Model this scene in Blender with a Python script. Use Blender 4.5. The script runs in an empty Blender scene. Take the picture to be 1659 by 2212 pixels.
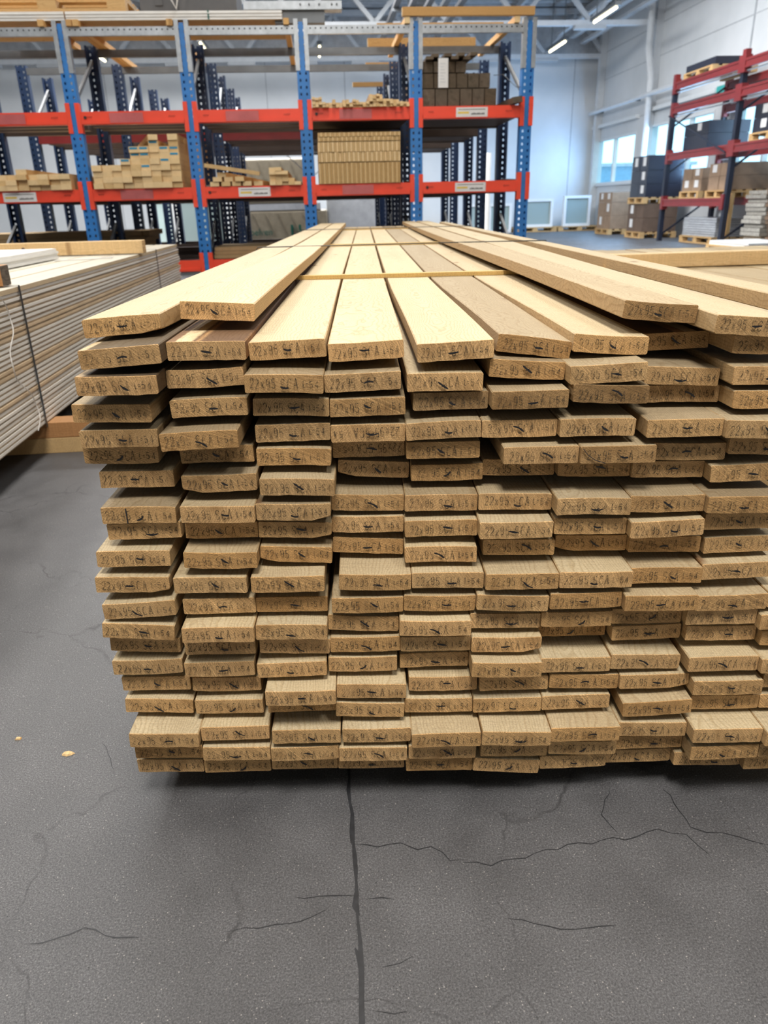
import bpy, math, random
from mathutils import Vector, Matrix
R = random.Random(7)
SC = bpy.context.scene
COL = SC.collection
rad = math.radians

# ------------------------------------------------------------------ camera
CAMH = 0.78
cd = bpy.data.cameras.new('camera'); cam = bpy.data.objects.new('camera', cd); COL.objects.link(cam)
SC.camera = cam
cd.sensor_fit = 'VERTICAL'; cd.sensor_height = 36.0; cd.lens = 1600/2212*36
cd.clip_start = 0.05; cd.clip_end = 200
P_, R_, Y_ = rad(22.5), rad(1.4), rad(0.93)
fw = Vector((math.sin(Y_)*math.cos(P_), math.cos(Y_)*math.cos(P_), -math.sin(P_)))
rt = fw.cross(Vector((0, 0, 1))).normalized(); up = rt.cross(fw)
r2 = rt*math.cos(R_) - up*math.sin(R_); u2 = up*math.cos(R_) + rt*math.sin(R_)
cam.matrix_world = Matrix(((r2.x, u2.x, -fw.x, 0), (r2.y, u2.y, -fw.y, 0), (r2.z, u2.z, -fw.z, CAMH), (0, 0, 0, 1)))
cd.dof.use_dof = True; cd.dof.focus_distance = 1.02; cd.dof.aperture_fstop = 8.0

# building axes: the hall, racks and the other stacks stand 3.3 degrees off the boards' direction
AL = rad(3.3)
U = Vector((math.cos(AL), math.sin(AL), 0)); V = Vector((-math.sin(AL), math.cos(AL), 0))
def B(u, v, z=0.0): return U*u + V*v + Vector((0, 0, z))

# ------------------------------------------------------------------ world, lights, exposure
w = bpy.data.worlds.new('sky'); SC.world = w; w.use_nodes = True
bg = w.node_tree.nodes['Background']
bg.inputs[0].default_value = (0.50, 0.82, 1.0, 1); bg.inputs[1].default_value = 2.6
SC.view_settings.view_transform = 'Standard'; SC.view_settings.look = 'None'
SC.view_settings.gamma = 1.0; SC.view_settings.use_curve_mapping = False
SC.view_settings.exposure = 0.0
def area(name, loc, size, power, col, rot=(0, 0, AL)):
    l = bpy.data.lights.new(name, 'AREA'); l.shape = 'RECTANGLE'; l.size, l.size_y = size
    l.energy = power; l.color = col
    o = bpy.data.objects.new(name, l); COL.objects.link(o); o.location = loc; o.rotation_euler = rot
    return o
WARM = (1.0, 0.93, 0.84); KEY = (1.0, 0.955, 0.90); NEUT = (1.0, 0.97, 0.93)
# unseen area lights added for the hall's ceiling lamps, as key and fill
area('hall_light', B(-0.1, -0.75, 4.5), (1.0, 1.2), 235, KEY)
area('hall_light', B(-0.2, 2.0, 4.6), (0.5, 1.4), 50, WARM)
area('hall_light', B(2.2, -1.6, 4.5), (0.6, 1.6), 85, NEUT)
area('hall_light', B(-2.6, 2.0, 4.6), (0.5, 2.6), 110, NEUT)
area('hall_light', B(0.2, 4.9, 4.6), (0.6, 2.4), 95, NEUT)
area('hall_light', B(-3.6, 8.0, 4.6), (0.5, 5.0), 260, NEUT)
area('hall_light', B(3.4, 9.0, 4.6), (0.5, 6.0), 220, NEUT)
area('hall_light', B(5.2, 12.5, 5.2), (0.5, 5.0), 330, (0.92, 0.96, 1.0))
area('hall_light', B(-1.5, 13.2, 5.2), (5.0, 4.0), 2300, (0.98, 0.99, 1.0))  # broad light added to brighten the back wall
# daylight that falls in through the window band of the right wall
area('window_daylight', B(7.75, 20.6, 1.75), (3.0, 1.1), 115, (0.30, 0.58, 1.0), (rad(90), 0, AL+rad(90)))
area('window_daylight', B(7.75, 17.4, 1.75), (3.0, 1.1), 130, (0.34, 0.62, 1.0), (rad(90), 0, AL+rad(90)))
area('window_daylight', B(7.75, 13.5, 1.75), (3.4, 1.1), 60, (0.45, 0.70, 1.0), (rad(90), 0, AL+rad(90)))

# ------------------------------------------------------------------ materials
def mat(name):
    m = bpy.data.materials.new(name); m.use_nodes = True
    nt = m.node_tree; b = nt.nodes['Principled BSDF']
    return m, nt, b
def N(nt, t, **k):
    n = nt.nodes.new(t)
    for a, v in k.items():
        if a.startswith('i_'):
            n.inputs[a[2:].replace('_', ' ')].default_value = v
        else: setattr(n, a, v)
    return n
def math_(nt, op, a, b=None, c=None):
    n = nt.nodes.new('ShaderNodeMath'); n.operation = op
    for i, x in enumerate((a, b, c)):
        if x is None: continue
        if isinstance(x, (int, float)): n.inputs[i].default_value = x
        else: nt.links.new(x, n.inputs[i])
    return n.outputs[0]
def ramp(nt, fac, stops):
    n = nt.nodes.new('ShaderNodeValToRGB'); e = n.color_ramp.elements
    while len(e) < len(stops): e.new(0.5)
    for k, (p, c) in enumerate(stops):
        e[k].position = p; e[k].color = (c[0], c[1], c[2], 1) if not isinstance(c, (int, float)) else (c, c, c, 1)
    nt.links.new(fac, n.inputs[0]); return n.outputs[0]
def mixc(nt, mode, fac, a, b):
    n = nt.nodes.new('ShaderNodeMix'); n.data_type = 'RGBA'; n.blend_type = mode
    for inp, x in ((n.inputs[0], fac), (n.inputs[6], a), (n.inputs[7], b)):
        if isinstance(x, (int, float)): inp.default_value = x
        elif isinstance(x, tuple): inp.default_value = (x[0], x[1], x[2], 1)
        else: nt.links.new(x, inp)
    return n.outputs[2]
def coords(nt, scale=(1, 1, 1), shift=True):
    tc = nt.nodes.new('ShaderNodeTexCoord'); oi = nt.nodes.new('ShaderNodeObjectInfo')
    mp = nt.nodes.new('ShaderNodeVectorMath'); mp.operation = 'MULTIPLY'; mp.inputs[1].default_value = scale
    nt.links.new(tc.outputs['Object'], mp.inputs[0])
    if not shift: return mp.outputs[0], oi.outputs['Random']
    c = nt.nodes.new('ShaderNodeCombineXYZ')
    nt.links.new(math_(nt, 'MULTIPLY', oi.outputs['Random'], 37.0), c.inputs[0])
    nt.links.new(math_(nt, 'MULTIPLY', oi.outputs['Random'], 91.0), c.inputs[1])
    a = nt.nodes.new('ShaderNodeVectorMath'); a.operation = 'ADD'
    nt.links.new(mp.outputs[0], a.inputs[0]); nt.links.new(c.outputs[0], a.inputs[1])
    return a.outputs[0], oi.outputs['Random']
def noise(nt, vec, scale, detail=3, rough=0.55):
    n = nt.nodes.new('ShaderNodeTexNoise'); n.inputs['Scale'].default_value = scale
    n.inputs['Detail'].default_value = detail; n.inputs['Roughness'].default_value = rough
    nt.links.new(vec, n.inputs['Vector']); return n.outputs['Fac']
def bump(nt, b, h, strength, dist):
    n = nt.nodes.new('ShaderNodeBump'); n.inputs['Strength'].default_value = strength
    n.inputs['Distance'].default_value = dist
    nt.links.new(h, n.inputs['Height']); nt.links.new(n.outputs[0], b.inputs['Normal'])

def plain(name, col, rough=0.6, metal=0.0, var=0.12, scale=8.0, emit=None):
    m, nt, b = mat(name)
    v, r = coords(nt)
    f = noise(nt, v, scale, 4)
    c = mixc(nt, 'MULTIPLY', 1.0, col, ramp(nt, f, [(0.25, 1-var*1.5), (0.75, 1+var)]))
    c = mixc(nt, 'MULTIPLY', 1.0, c, ramp(nt, r, [(0.0, 1-var*.6), (1.0, 1.0)]))
    nt.links.new(c, b.inputs['Base Color'])
    b.inputs['Roughness'].default_value = rough; b.inputs['Metallic'].default_value = metal
    if emit:
        b.inputs['Emission Color'].default_value = (*emit[0], 1); b.inputs['Emission Strength'].default_value = emit[1]
    return m

def wood(name, lo, hi, ring=0.0033, end=False, axis='Y', contrast=1.0, knots=True, saw=True):
    """solid wood: growth rings about a pith line that runs along the board, so faces show grain and ends show rings"""
    m, nt, b = mat(name)
    tc = nt.nodes.new('ShaderNodeTexCoord'); oi = nt.nodes.new('ShaderNodeObjectInfo')
    rnd = oi.outputs['Random']
    sp = nt.nodes.new('ShaderNodeSeparateXYZ'); nt.links.new(tc.outputs['Object'], sp.inputs[0])
    if axis == 'Y': ax, al, az = sp.outputs[0], sp.outputs[1], sp.outputs[2]
    else: ax, al, az = sp.outputs[1], sp.outputs[0], sp.outputs[2]
    r1 = math_(nt, 'FRACT', math_(nt, 'MULTIPLY', rnd, 17.3))
    r2 = math_(nt, 'FRACT', math_(nt, 'MULTIPLY', rnd, 57.7))
    r3 = math_(nt, 'FRACT', math_(nt, 'MULTIPLY', rnd, 131.9))
    # pith offset
    cx = math_(nt, 'MULTIPLY', math_(nt, 'SUBTRACT', r1, 0.5), 0.16)
    cz = math_(nt, 'MULTIPLY_ADD', math_(nt, 'SUBTRACT', r2, 0.5), 0.15, -0.004)
    # low noise along the board bends the rings
    c3 = nt.nodes.new('ShaderNodeCombineXYZ')
    nt.links.new(math_(nt, 'MULTIPLY', ax, 7.0), c3.inputs[0])
    nt.links.new(math_(nt, 'MULTIPLY_ADD', al, 2.6, math_(nt, 'MULTIPLY', rnd, 311.0)), c3.inputs[1])
    nt.links.new(math_(nt, 'MULTIPLY', az, 7.0), c3.inputs[2])
    nz = noise(nt, c3.outputs[0], 1.6, 3, 0.5)
    dist = math_(nt, 'MULTIPLY', math_(nt, 'SUBTRACT', nz, 0.5), 0.055)
    dx = math_(nt, 'SUBTRACT', ax, cx); dz = math_(nt, 'SUBTRACT', az, cz)
    rr = math_(nt, 'SQRT', math_(nt, 'ADD', math_(nt, 'MULTIPLY', dx, dx), math_(nt, 'MULTIPLY', dz, dz)))
    rr = math_(nt, 'ADD', rr, dist)
    ph = math_(nt, 'DIVIDE', rr, ring)
    saw_ = math_(nt, 'FRACT', ph)
    ringf = ramp(nt, saw_, [(0.0, 0.15), (0.55, 0.25), (0.86, 1.0), (1.0, 0.1)])
    # broad tone
    v2 = nt.nodes.new('ShaderNodeCombineXYZ')
    nt.links.new(math_(nt, 'MULTIPLY', ax, 30.0), v2.inputs[0])
    nt.links.new(math_(nt, 'MULTIPLY_ADD', al, 2.2, math_(nt, 'MULTIPLY', rnd, 77.0)), v2.inputs[1])
    nt.links.new(math_(nt, 'MULTIPLY', az, 30.0), v2.inputs[2])
    broad = noise(nt, v2.outputs[0], 1.0, 4, 0.6)
    c = mixc(nt, 'MIX', ramp(nt, broad, [(0.3, 0.0), (0.72, 1.0)]), hi, tuple(h*0.72+l*0.28 for h, l in zip(hi, lo)))
    rk = 0.75*contrast if end else 0.42*contrast
    c = mixc(nt, 'MIX', math_(nt, 'MULTIPLY', ringf, rk), c, lo)
    # fine fuzz of rough sawing
    v3, _ = coords(nt)
    fine = noise(nt, v3, 900.0 if end else 420.0, 2, 0.6)
    c = mixc(nt, 'MULTIPLY', 1.0, c, ramp(nt, fine, [(0.3, 0.62 if end else 0.82), (0.7, 1.25 if end else 1.14)]))
    h = fine
    if end and saw:
        # slanting saw strokes across the end
        ang = math_(nt, 'MULTIPLY_ADD', r3, 1.0, 0.25)
        q = math_(nt, 'ADD', math_(nt, 'MULTIPLY', ax, math_(nt, 'SINE', ang)), math_(nt, 'MULTIPLY', az, math_(nt, 'COSINE', ang)))
        cq = nt.nodes.new('ShaderNodeCombineXYZ')
        nt.links.new(math_(nt, 'MULTIPLY', q, 1.0), cq.inputs[0]); nt.links.new(math_(nt, 'MULTIPLY', rnd, 13.0), cq.inputs[1])
        st = noise(nt, cq.outputs[0], 640.0, 4, 0.8)
        c = mixc(nt, 'MULTIPLY', 1.0, c, ramp(nt, st, [(0.32, 0.55), (0.47, 0.95), (0.56, 1.0), (0.68, 1.6)]))
        h = math_(nt, 'ADD', h, st)
        pat = noise(nt, v3, 26.0, 3, 0.6)
        c = mixc(nt, 'MIX', ramp(nt, pat, [(0.52, 0.0), (0.75, 0.6)]), c, tuple(l*0.85 for l in lo))
    elif saw:
        # cross strokes left by the saw on the face
        cq = nt.nodes.new('ShaderNodeCombineXYZ')
        nt.links.new(math_(nt, 'MULTIPLY', ax, 9.0), cq.inputs[0]); nt.links.new(math_(nt, 'MULTIPLY', al, 260.0), cq.inputs[1])
        st = noise(nt, cq.outputs[0], 1.0, 2, 0.6)
        c = mixc(nt, 'MULTIPLY', 1.0, c, ramp(nt, st, [(0.3, 0.9), (0.7, 1.06)]))
        h = math_(nt, 'ADD', h, st)
    if knots and not end:
        vk = nt.nodes.new('ShaderNodeCombineXYZ')
        nt.links.new(math_(nt, 'MULTIPLY', ax, 9.0), vk.inputs[0])
        nt.links.new(math_(nt, 'MULTIPLY_ADD', al, 4.0, math_(nt, 'MULTIPLY', rnd, 53.0)), vk.inputs[1])
        vo = nt.nodes.new('ShaderNodeTexVoronoi'); vo.inputs['Scale'].default_value = 1.0
        nt.links.new(vk.outputs[0], vo.inputs['Vector'])
        kf = ramp(nt, vo.outputs['Distance'], [(0.03, 0.8), (0.09, 0.0)])
        c = mixc(nt, 'MIX', kf, c, (0.20, 0.095, 0.035))
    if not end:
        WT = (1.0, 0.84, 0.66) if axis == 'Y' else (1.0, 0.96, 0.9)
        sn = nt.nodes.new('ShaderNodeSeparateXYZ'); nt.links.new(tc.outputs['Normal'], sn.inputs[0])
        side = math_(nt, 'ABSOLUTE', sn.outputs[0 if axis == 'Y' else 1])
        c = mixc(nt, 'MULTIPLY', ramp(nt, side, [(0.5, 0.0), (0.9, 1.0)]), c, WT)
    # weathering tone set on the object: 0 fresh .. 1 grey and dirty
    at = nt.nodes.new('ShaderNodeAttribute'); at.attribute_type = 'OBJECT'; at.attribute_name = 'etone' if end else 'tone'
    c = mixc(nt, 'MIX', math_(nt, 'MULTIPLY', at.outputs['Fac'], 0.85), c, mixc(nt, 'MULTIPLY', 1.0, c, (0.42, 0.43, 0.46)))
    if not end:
        du = nt.nodes.new('ShaderNodeAttribute'); du.attribute_type = 'OBJECT'; du.attribute_name = 'top_grey'  # per-board greying of the faces, strongest on top and bottom
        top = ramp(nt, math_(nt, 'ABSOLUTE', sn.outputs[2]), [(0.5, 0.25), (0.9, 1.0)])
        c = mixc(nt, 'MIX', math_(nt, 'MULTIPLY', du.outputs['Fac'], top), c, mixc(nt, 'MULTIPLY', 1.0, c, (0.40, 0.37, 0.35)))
    c = mixc(nt, 'MULTIPLY', 1.0, c, ramp(nt, r3, [(0.0, (0.86, 0.78, 0.66)), (0.35, (1.0, 0.97, 0.92)), (0.7, (1.0, 1.0, 1.0)), (1.0, (1.12, 1.08, 1.05))] if end else [(0.0, (0.86, 0.81, 0.75)), (0.5, (1.0, 1.0, 1.0)), (1.0, (1.06, 1.04, 1.0))]))
    nt.links.new(c, b.inputs['Base Color'])
    b.inputs['Roughness'].default_value = 0.78
    b.inputs['Specular IOR Level'].default_value = 0.25
    bump(nt, b, h, 0.35 if end else 0.18, 0.0006)
    return m

M = {}
M['face'] = wood('sawn_face', (0.35, 0.245, 0.12), (0.585, 0.49, 0.32), contrast=1.25)
M['end'] = wood('sawn_end', (0.27, 0.14, 0.045), (0.75, 0.485, 0.225), ring=0.0025, end=True, contrast=0.72)
M['lath'] = wood('lath_wood', (0.52, 0.34, 0.10), (0.74, 0.55, 0.24), axis='X', knots=False)
M['pine'] = wood('pine_timber', (0.52, 0.32, 0.13), (0.80, 0.60, 0.34), ring=0.006, axis='X')
M['pine_v'] = wood('pine_timber_long', (0.50, 0.29, 0.10), (0.76, 0.52, 0.25), ring=0.006)
M['orange'] = wood('orange_timber', (0.42, 0.24, 0.09), (0.64, 0.42, 0.19), ring=0.006, axis='X')
M['redwood'] = wood('reddish_timber', (0.28, 0.13, 0.05), (0.46, 0.25, 0.11), ring=0.006, axis='X')
M['stock'] = wood('stock_timber', (0.42, 0.27, 0.11), (0.66, 0.47, 0.24), ring=0.005)
M['stock_end'] = wood('stock_end', (0.52, 0.37, 0.18), (0.88, 0.68, 0.40), ring=0.006, end=True, saw=False)
M['stock_end2'] = wood('stock_end_darker', (0.40, 0.26, 0.10), (0.66, 0.48, 0.25), ring=0.006, end=True, saw=False)
M['oldwood'] = wood('weathered_timber', (0.05, 0.038, 0.026), (0.15, 0.115, 0.08), ring=0.006)
M['oldend'] = wood('weathered_end', (0.045, 0.035, 0.026), (0.17, 0.135, 0.10), ring=0.006, end=True)
M['clad'] = plain('painted_cladding', (0.74, 0.71, 0.65), 0.5, var=0.10, scale=3)
M['clad_top'] = wood('primed_cladding_top', (0.42, 0.38, 0.29), (0.60, 0.57, 0.48), ring=0.02, contrast=0.5, knots=False)
M['clad_tan'] = plain('bare_cladding_edge', (0.60, 0.46, 0.30), 0.6)
M['clad_core'] = plain('cladding_core', (0.40, 0.32, 0.22), 0.7)
M['clad_white'] = plain('white_cladding', (0.72, 0.71, 0.68), 0.5, var=.06)
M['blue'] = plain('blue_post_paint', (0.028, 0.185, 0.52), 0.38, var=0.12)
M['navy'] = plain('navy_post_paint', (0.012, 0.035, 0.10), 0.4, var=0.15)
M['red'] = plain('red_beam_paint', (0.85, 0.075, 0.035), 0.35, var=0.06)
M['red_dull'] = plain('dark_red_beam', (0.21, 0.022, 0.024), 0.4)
M['redfilm'] = plain('faded_label_holder', (0.52, 0.13, 0.13), 0.25)
M['navy2'] = plain('dark_navy_post', (0.012, 0.017, 0.035), 0.45)
M['galv'] = plain('galvanised_steel', (0.42, 0.45, 0.48), 0.38, 0.55, var=0.15, scale=20)
M['galvdark'] = plain('dull_galvanised_steel', (0.16, 0.17, 0.18), 0.45, 0.5)
M['hole'] = plain('punched_hole', (0.02, 0.02, 0.022), 0.8)
M['brace'] = plain('brace_steel', (0.13, 0.135, 0.14), 0.5, 0.3)
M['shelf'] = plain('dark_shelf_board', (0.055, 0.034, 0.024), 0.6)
M['paper'] = plain('paper', (0.72, 0.72, 0.72), 0.6, var=.04)
M['yellow'] = plain('yellow_print', (0.75, 0.55, 0.12), 0.6)
M['black'] = plain('black_marker', (0.012, 0.012, 0.014), 0.5)
M['strap'] = plain('dark_plastic_strap', (0.02, 0.028, 0.034), 0.35)
M['twine'] = plain('white_cord', (0.70, 0.68, 0.64), 0.6)
M['bluepaint'] = plain('blue_end_paint', (0.02, 0.25, 0.42), 0.6)
M['card'] = plain('cardboard', (0.30, 0.205, 0.135), 0.7)
M['card_dark'] = plain('dark_cardboard', (0.13, 0.085, 0.06), 0.7)
M['darkbox'] = plain('dark_wrapped_goods', (0.018, 0.020, 0.035), 0.35)
M['film'] = plain('grey_plastic_wrap', (0.42, 0.44, 0.47), 0.2)
M['brownwrap'] = plain('brown_plastic_wrap', (0.30, 0.26, 0.19), 0.3, scale=14)
M['green'] = plain('green_print', (0.0, 0.10, 0.07), 0.6)
M['palwood'] = wood('pallet_wood', (0.40, 0.25, 0.10), (0.62, 0.43, 0.22), ring=0.008, axis='X', knots=False)
M['wallp'] = None
M['white'] = plain('white_frame', (0.75, 0.77, 0.78), 0.4, var=.04)
M['truss'] = plain('grey_painted_steel', (0.55, 0.57, 0.59), 0.5, var=.05)
M['trussw'] = plain('white_painted_steel', (0.66, 0.68, 0.70), 0.5, var=.05)
M['duct'] = plain('dark_duct', (0.09, 0.09, 0.095), 0.5)
M['tube'] = plain('lit_tube', (0.9, 0.9, 0.85), 0.4, emit=((1.0, 0.88, 0.55), 6.0))
M['stone'] = plain('grey_stone_pieces', (0.40, 0.38, 0.34), 0.8, var=.25, scale=30)
M['slab'] = plain('brown_rough_pieces', (0.17, 0.11, 0.07), 0.8, var=.3, scale=30)
M['outside'] = plain('outside_building', (0.16, 0.30, 0.42), 0.8)
M['outlow'] = plain('outside_yard', (0.35, 0.40, 0.45), 0.8)
M['sign'] = plain('exit_sign', (0.05, 0.45, 0.42), 0.5)
M['mats'] = plain('dark_rubber_rolls', (0.05, 0.07, 0.11), 0.5)

def striped(name, stops, base='face'):
    # dark and pale stripes along the board
    m = M[base].copy(); m.name = name; nt = m.node_tree; b = nt.nodes['Principled BSDF']
    src = b.inputs['Base Color'].links[0].from_socket
    tc = nt.nodes.new('ShaderNodeTexCoord'); sp = nt.nodes.new('ShaderNodeSeparateXYZ'); nt.links.new(tc.outputs['Object'], sp.inputs[0])
    n_ = noise(nt, tc.outputs['Object'], 160.0, 3)
    x = math_(nt, 'MULTIPLY_ADD', n_, 0.05, math_(nt, 'MULTIPLY_ADD', sp.outputs[0], 10.4, 0.475))
    f = ramp(nt, x, stops)
    nt.links.new(mixc(nt, 'MULTIPLY', 1.0, src, f), b.inputs['Base Color']); M[name] = m
BR = (0.27, 0.19, 0.16); LI = (1.15, 1.12, 1.1); TN = (0.72, 0.52, 0.38)
striped('stripes_left', [(0.0, LI), (0.10, LI), (0.13, (0.30, 0.28, 0.28)), (1.0, (0.24, 0.22, 0.22))])
striped('stripes_mid', [(0.0, (0.4, 0.28, 0.22)), (0.12, (0.4, 0.28, 0.22)), (0.15, LI), (0.32, LI), (0.36, BR), (0.41, TN), (0.46, BR), (0.96, BR), (1.0, TN)])
striped('stripes_right', [(0.0, BR), (0.50, BR), (0.53, TN), (0.64, TN), (0.66, LI), (0.80, LI), (0.83, BR), (1.0, BR)])
def ink_mat():
    m, nt, b = mat('stamp_ink')
    v, r = coords(nt)
    f = noise(nt, v, 480.0, 3, 0.7); g = noise(nt, v, 55.0, 2, 0.6)
    a = math_(nt, 'MULTIPLY', ramp(nt, f, [(0.40, 0.12), (0.58, 1.0)]), ramp(nt, g, [(0.30, 0.35), (0.50, 1.0)]))
    nt.links.new(math_(nt, 'MULTIPLY', a, 0.78), b.inputs['Alpha'])
    b.inputs['Base Color'].default_value = (0.035, 0.035, 0.03, 1); b.inputs['Roughness'].default_value = 0.8
    b.inputs['Specular IOR Level'].default_value = 0.1
    return m
M['ink'] = ink_mat()
def glass_mat():
    m, nt, b = mat('window_glass')
    tr = nt.nodes.new('ShaderNodeBsdfTransparent'); tr.inputs[0].default_value = (0.93, 0.98, 1.0, 1)
    gl = nt.nodes.new('ShaderNodeBsdfGlossy'); gl.inputs['Roughness'].default_value = 0.05
    mx = nt.nodes.new('ShaderNodeMixShader'); mx.inputs[0].default_value = 0.06
    nt.links.new(tr.outputs[0], mx.inputs[1]); nt.links.new(gl.outputs[0], mx.inputs[2])
    nt.links.new(mx.outputs[0], nt.nodes['Material Output'].inputs['Surface'])
    return m
M['glass'] = glass_mat()
def pane_mat():
    m, nt, b = mat('wrapped_glass')
    b.inputs['Base Color'].default_value = (0.30, 0.38, 0.38, 1); b.inputs['Roughness'].default_value = 0.12
    return m
M['pane'] = pane_mat()
def floor_mat():
    m, nt, b = mat('asphalt_floor')
    v, r = coords(nt, shift=False)
    n1 = noise(nt, v, 1.1, 5, 0.6); n2 = noise(nt, v, 9.0, 4, 0.6)
    c = ramp(nt, n1, [(0.3, (0.064, 0.063, 0.065)), (0.72, (0.104, 0.103, 0.106))])
    c = mixc(nt, 'MULTIPLY', 1.0, c, ramp(nt, n2, [(0.3, 0.84), (0.7, 1.14)]))
    g = noise(nt, v, 430.0, 4, 0.9)
    c = mixc(nt, 'MULTIPLY', 1.0, c, ramp(nt, g, [(0.32, 0.35), (0.5, 0.95), (0.68, 2.3)]))
    vo = nt.nodes.new('ShaderNodeTexVoronoi'); vo.inputs['Scale'].default_value = 380.0
    nt.links.new(v, vo.inputs['Vector'])
    sx = nt.nodes.new('ShaderNodeSeparateColor'); nt.links.new(vo.outputs['Color'], sx.inputs[0])
    spot = ramp(nt, vo.outputs['Distance'], [(0.15, 1.0), (0.38, 0.0)])
    lig = math_(nt, 'MULTIPLY', spot, ramp(nt, sx.outputs[0], [(0.93, 0.0), (1.0, 0.75)]))
    c = mixc(nt, 'MIX', lig, c, (0.46, 0.43, 0.40))
    dk = math_(nt, 'MULTIPLY', spot, ramp(nt, sx.outputs[1], [(0.90, 0.0), (0.94, 0.8)]))
    c = mixc(nt, 'MIX', dk, c, (0.022, 0.022, 0.025))
    # hairline crazing
    wv = nt.nodes.new('ShaderNodeVectorMath'); wv.operation = 'MULTIPLY_ADD'
    nn = nt.nodes.new('ShaderNodeTexNoise'); nn.inputs['Scale'].default_value = 5.0; nn.inputs['Detail'].default_value = 6
    nt.links.new(v, nn.inputs['Vector']); nt.links.new(nn.outputs['Color'], wv.inputs[0])
    wv.inputs[1].default_value = (0.28, 0.28, 0.0); nt.links.new(v, wv.inputs[2])
    v5 = nt.nodes.new('ShaderNodeTexVoronoi'); v5.feature = 'DISTANCE_TO_EDGE'; v5.inputs['Scale'].default_value = 2.6
    nt.links.new(wv.outputs[0], v5.inputs['Vector'])
    hair = math_(nt, 'MULTIPLY', ramp(nt, v5.outputs['Distance'], [(0.0018, 1.0), (0.007, 0.0)]), ramp(nt, n2, [(0.40, 0.0), (0.62, 0.75)]))
    c = mixc(nt, 'MIX', hair, c, (0.028, 0.027, 0.028))
    nt.links.new(c, b.inputs['Base Color'])
    nt.links.new(ramp(nt, n2, [(0.3, 0.42), (0.7, 0.62)]), b.inputs['Roughness'])
    b.inputs['Specular IOR Level'].default_value = 0.4
    bump(nt, b, math_(nt, 'SUBTRACT', g, hair), 0.45, 0.0012)
    return m
M['floor'] = floor_mat()
def wall_mat():
    m, nt, b = mat('white_wall_panels')
    v, r = coords(nt, shift=False)
    n = noise(nt, v, 0.8, 4)
    c = ramp(nt, n, [(0.3, (0.60, 0.62, 0.63)), (0.7, (0.72, 0.73, 0.74))])
    nt.links.new(c, b.inputs['Base Color']); b.inputs['Roughness'].default_value = 0.6
    return m
M['wallp'] = wall_mat()
M['joint'] = plain('joint_filler', (0.022, 0.023, 0.026), 0.55, var=.3, scale=90)
M['panel_gap'] = plain('panel_joint', (0.42, 0.44, 0.46), 0.7)
M['ceil'] = plain('corrugated_roof_deck', (0.50, 0.51, 0.52), 0.5)

# ------------------------------------------------------------------ mesh helpers
class MB:
    def __init__(s): s.v = []; s.f = []; s.m = []
    def box(s, x0, x1, y0, y1, z0, z1, m=0, T=None, ends=None):
        """ends: (axis, material) gives the two faces across that axis their own slot"""
        i = len(s.v)
        p = [(x0, y0, z0), (x1, y0, z0), (x1, y1, z0), (x0, y1, z0), (x0, y0, z1), (x1, y0, z1), (x1, y1, z1), (x0, y1, z1)]
        s.v += [tuple(T @ Vector(q)) for q in p] if T else p
        fs = [((0, 3, 2, 1), 'z'), ((4, 5, 6, 7), 'z'), ((0, 1, 5, 4), 'y'), ((2, 3, 7, 6), 'y'), ((1, 2, 6, 5), 'x'), ((3, 0, 4, 7), 'x')]
        for f, a in fs:
            s.f.append(tuple(i+k for k in f)); s.m.append(ends[1] if ends and ends[0] == a else m)
        return s
    def bar(s, a, b, w, h=None, m=0):
        """square bar from a to b"""
        h = h or w; a = Vector(a); b = Vector(b); d = (b-a); L = d.length; d = d/L
        x = d.cross(Vector((0, 0, 1)))
        if x.length < 1e-4: x = Vector((1, 0, 0))
        x.normalize(); z = x.cross(d)
        T = Matrix(((x.x, d.x, z.x, a.x), (x.y, d.y, z.y, a.y), (x.z, d.z, z.z, a.z), (0, 0, 0, 1)))
        return s.box(-w/2, w/2, 0, L, -h/2, h/2, m, T)
    def quad(s, pts, m=0):
        i = len(s.v); s.v += [tuple(p) for p in pts]; s.f.append(tuple(range(i, i+len(pts)))); s.m.append(m); return s
    def rib(s, pts, w, n, t=0.0008, m=0):
        """flat strap along pts; n = list of face normals or one"""
        pts = [Vector(p) for p in pts]
        for k in range(len(pts)-1):
            a, b = pts[k], pts[k+1]; nn = Vector(n[k] if isinstance(n, list) else n)
            d = (b-a).normalized(); x = d.cross(nn).normalized(); nn = x.cross(d)
            T = Matrix(((x.x, d.x, nn.x, a.x), (x.y, d.y, nn.y, a.y), (x.z, d.z, nn.z, a.z), (0, 0, 0, 1)))
            s.box(-w/2, w/2, 0, (b-a).length, 0, t, m, T)
        return s
    def tube(s, pts, r, n=6, m=0):
        pts = [Vector(p) for p in pts]; base = len(s.v)
        for k, p in enumerate(pts):
            d = (pts[min(k+1, len(pts)-1)]-pts[max(k-1, 0)]).normalized()
            x = d.cross(Vector((0, 0.2, 1)));  x = x.normalized() if x.length > 1e-4 else Vector((1, 0, 0)); z = x.cross(d)
            for j in range(n):
                a = 2*math.pi*j/n; s.v.append(tuple(p+x*r*math.cos(a)+z*r*math.sin(a)))
        for k in range(len(pts)-1):
            for j in range(n):
                a = base+k*n; b = a+n; j2 = (j+1) % n
                s.f.append((a+j, a+j2, b+j2, b+j)); s.m.append(m)
        s.f.append(tuple(base+j for j in range(n))[::-1]); s.m.append(m)
        s.f.append(tuple(base+(len(pts)-1)*n+j for j in range(n))); s.m.append(m)
        return s
    def mesh(s, name, mats):
        me = bpy.data.meshes.new(name); me.from_pydata(s.v, [], s.f)
        for mm in mats: me.materials.append(mm)
        if len(mats) > 1: me.polygons.foreach_set('material_index', s.m)
        me.update(); return me
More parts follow.
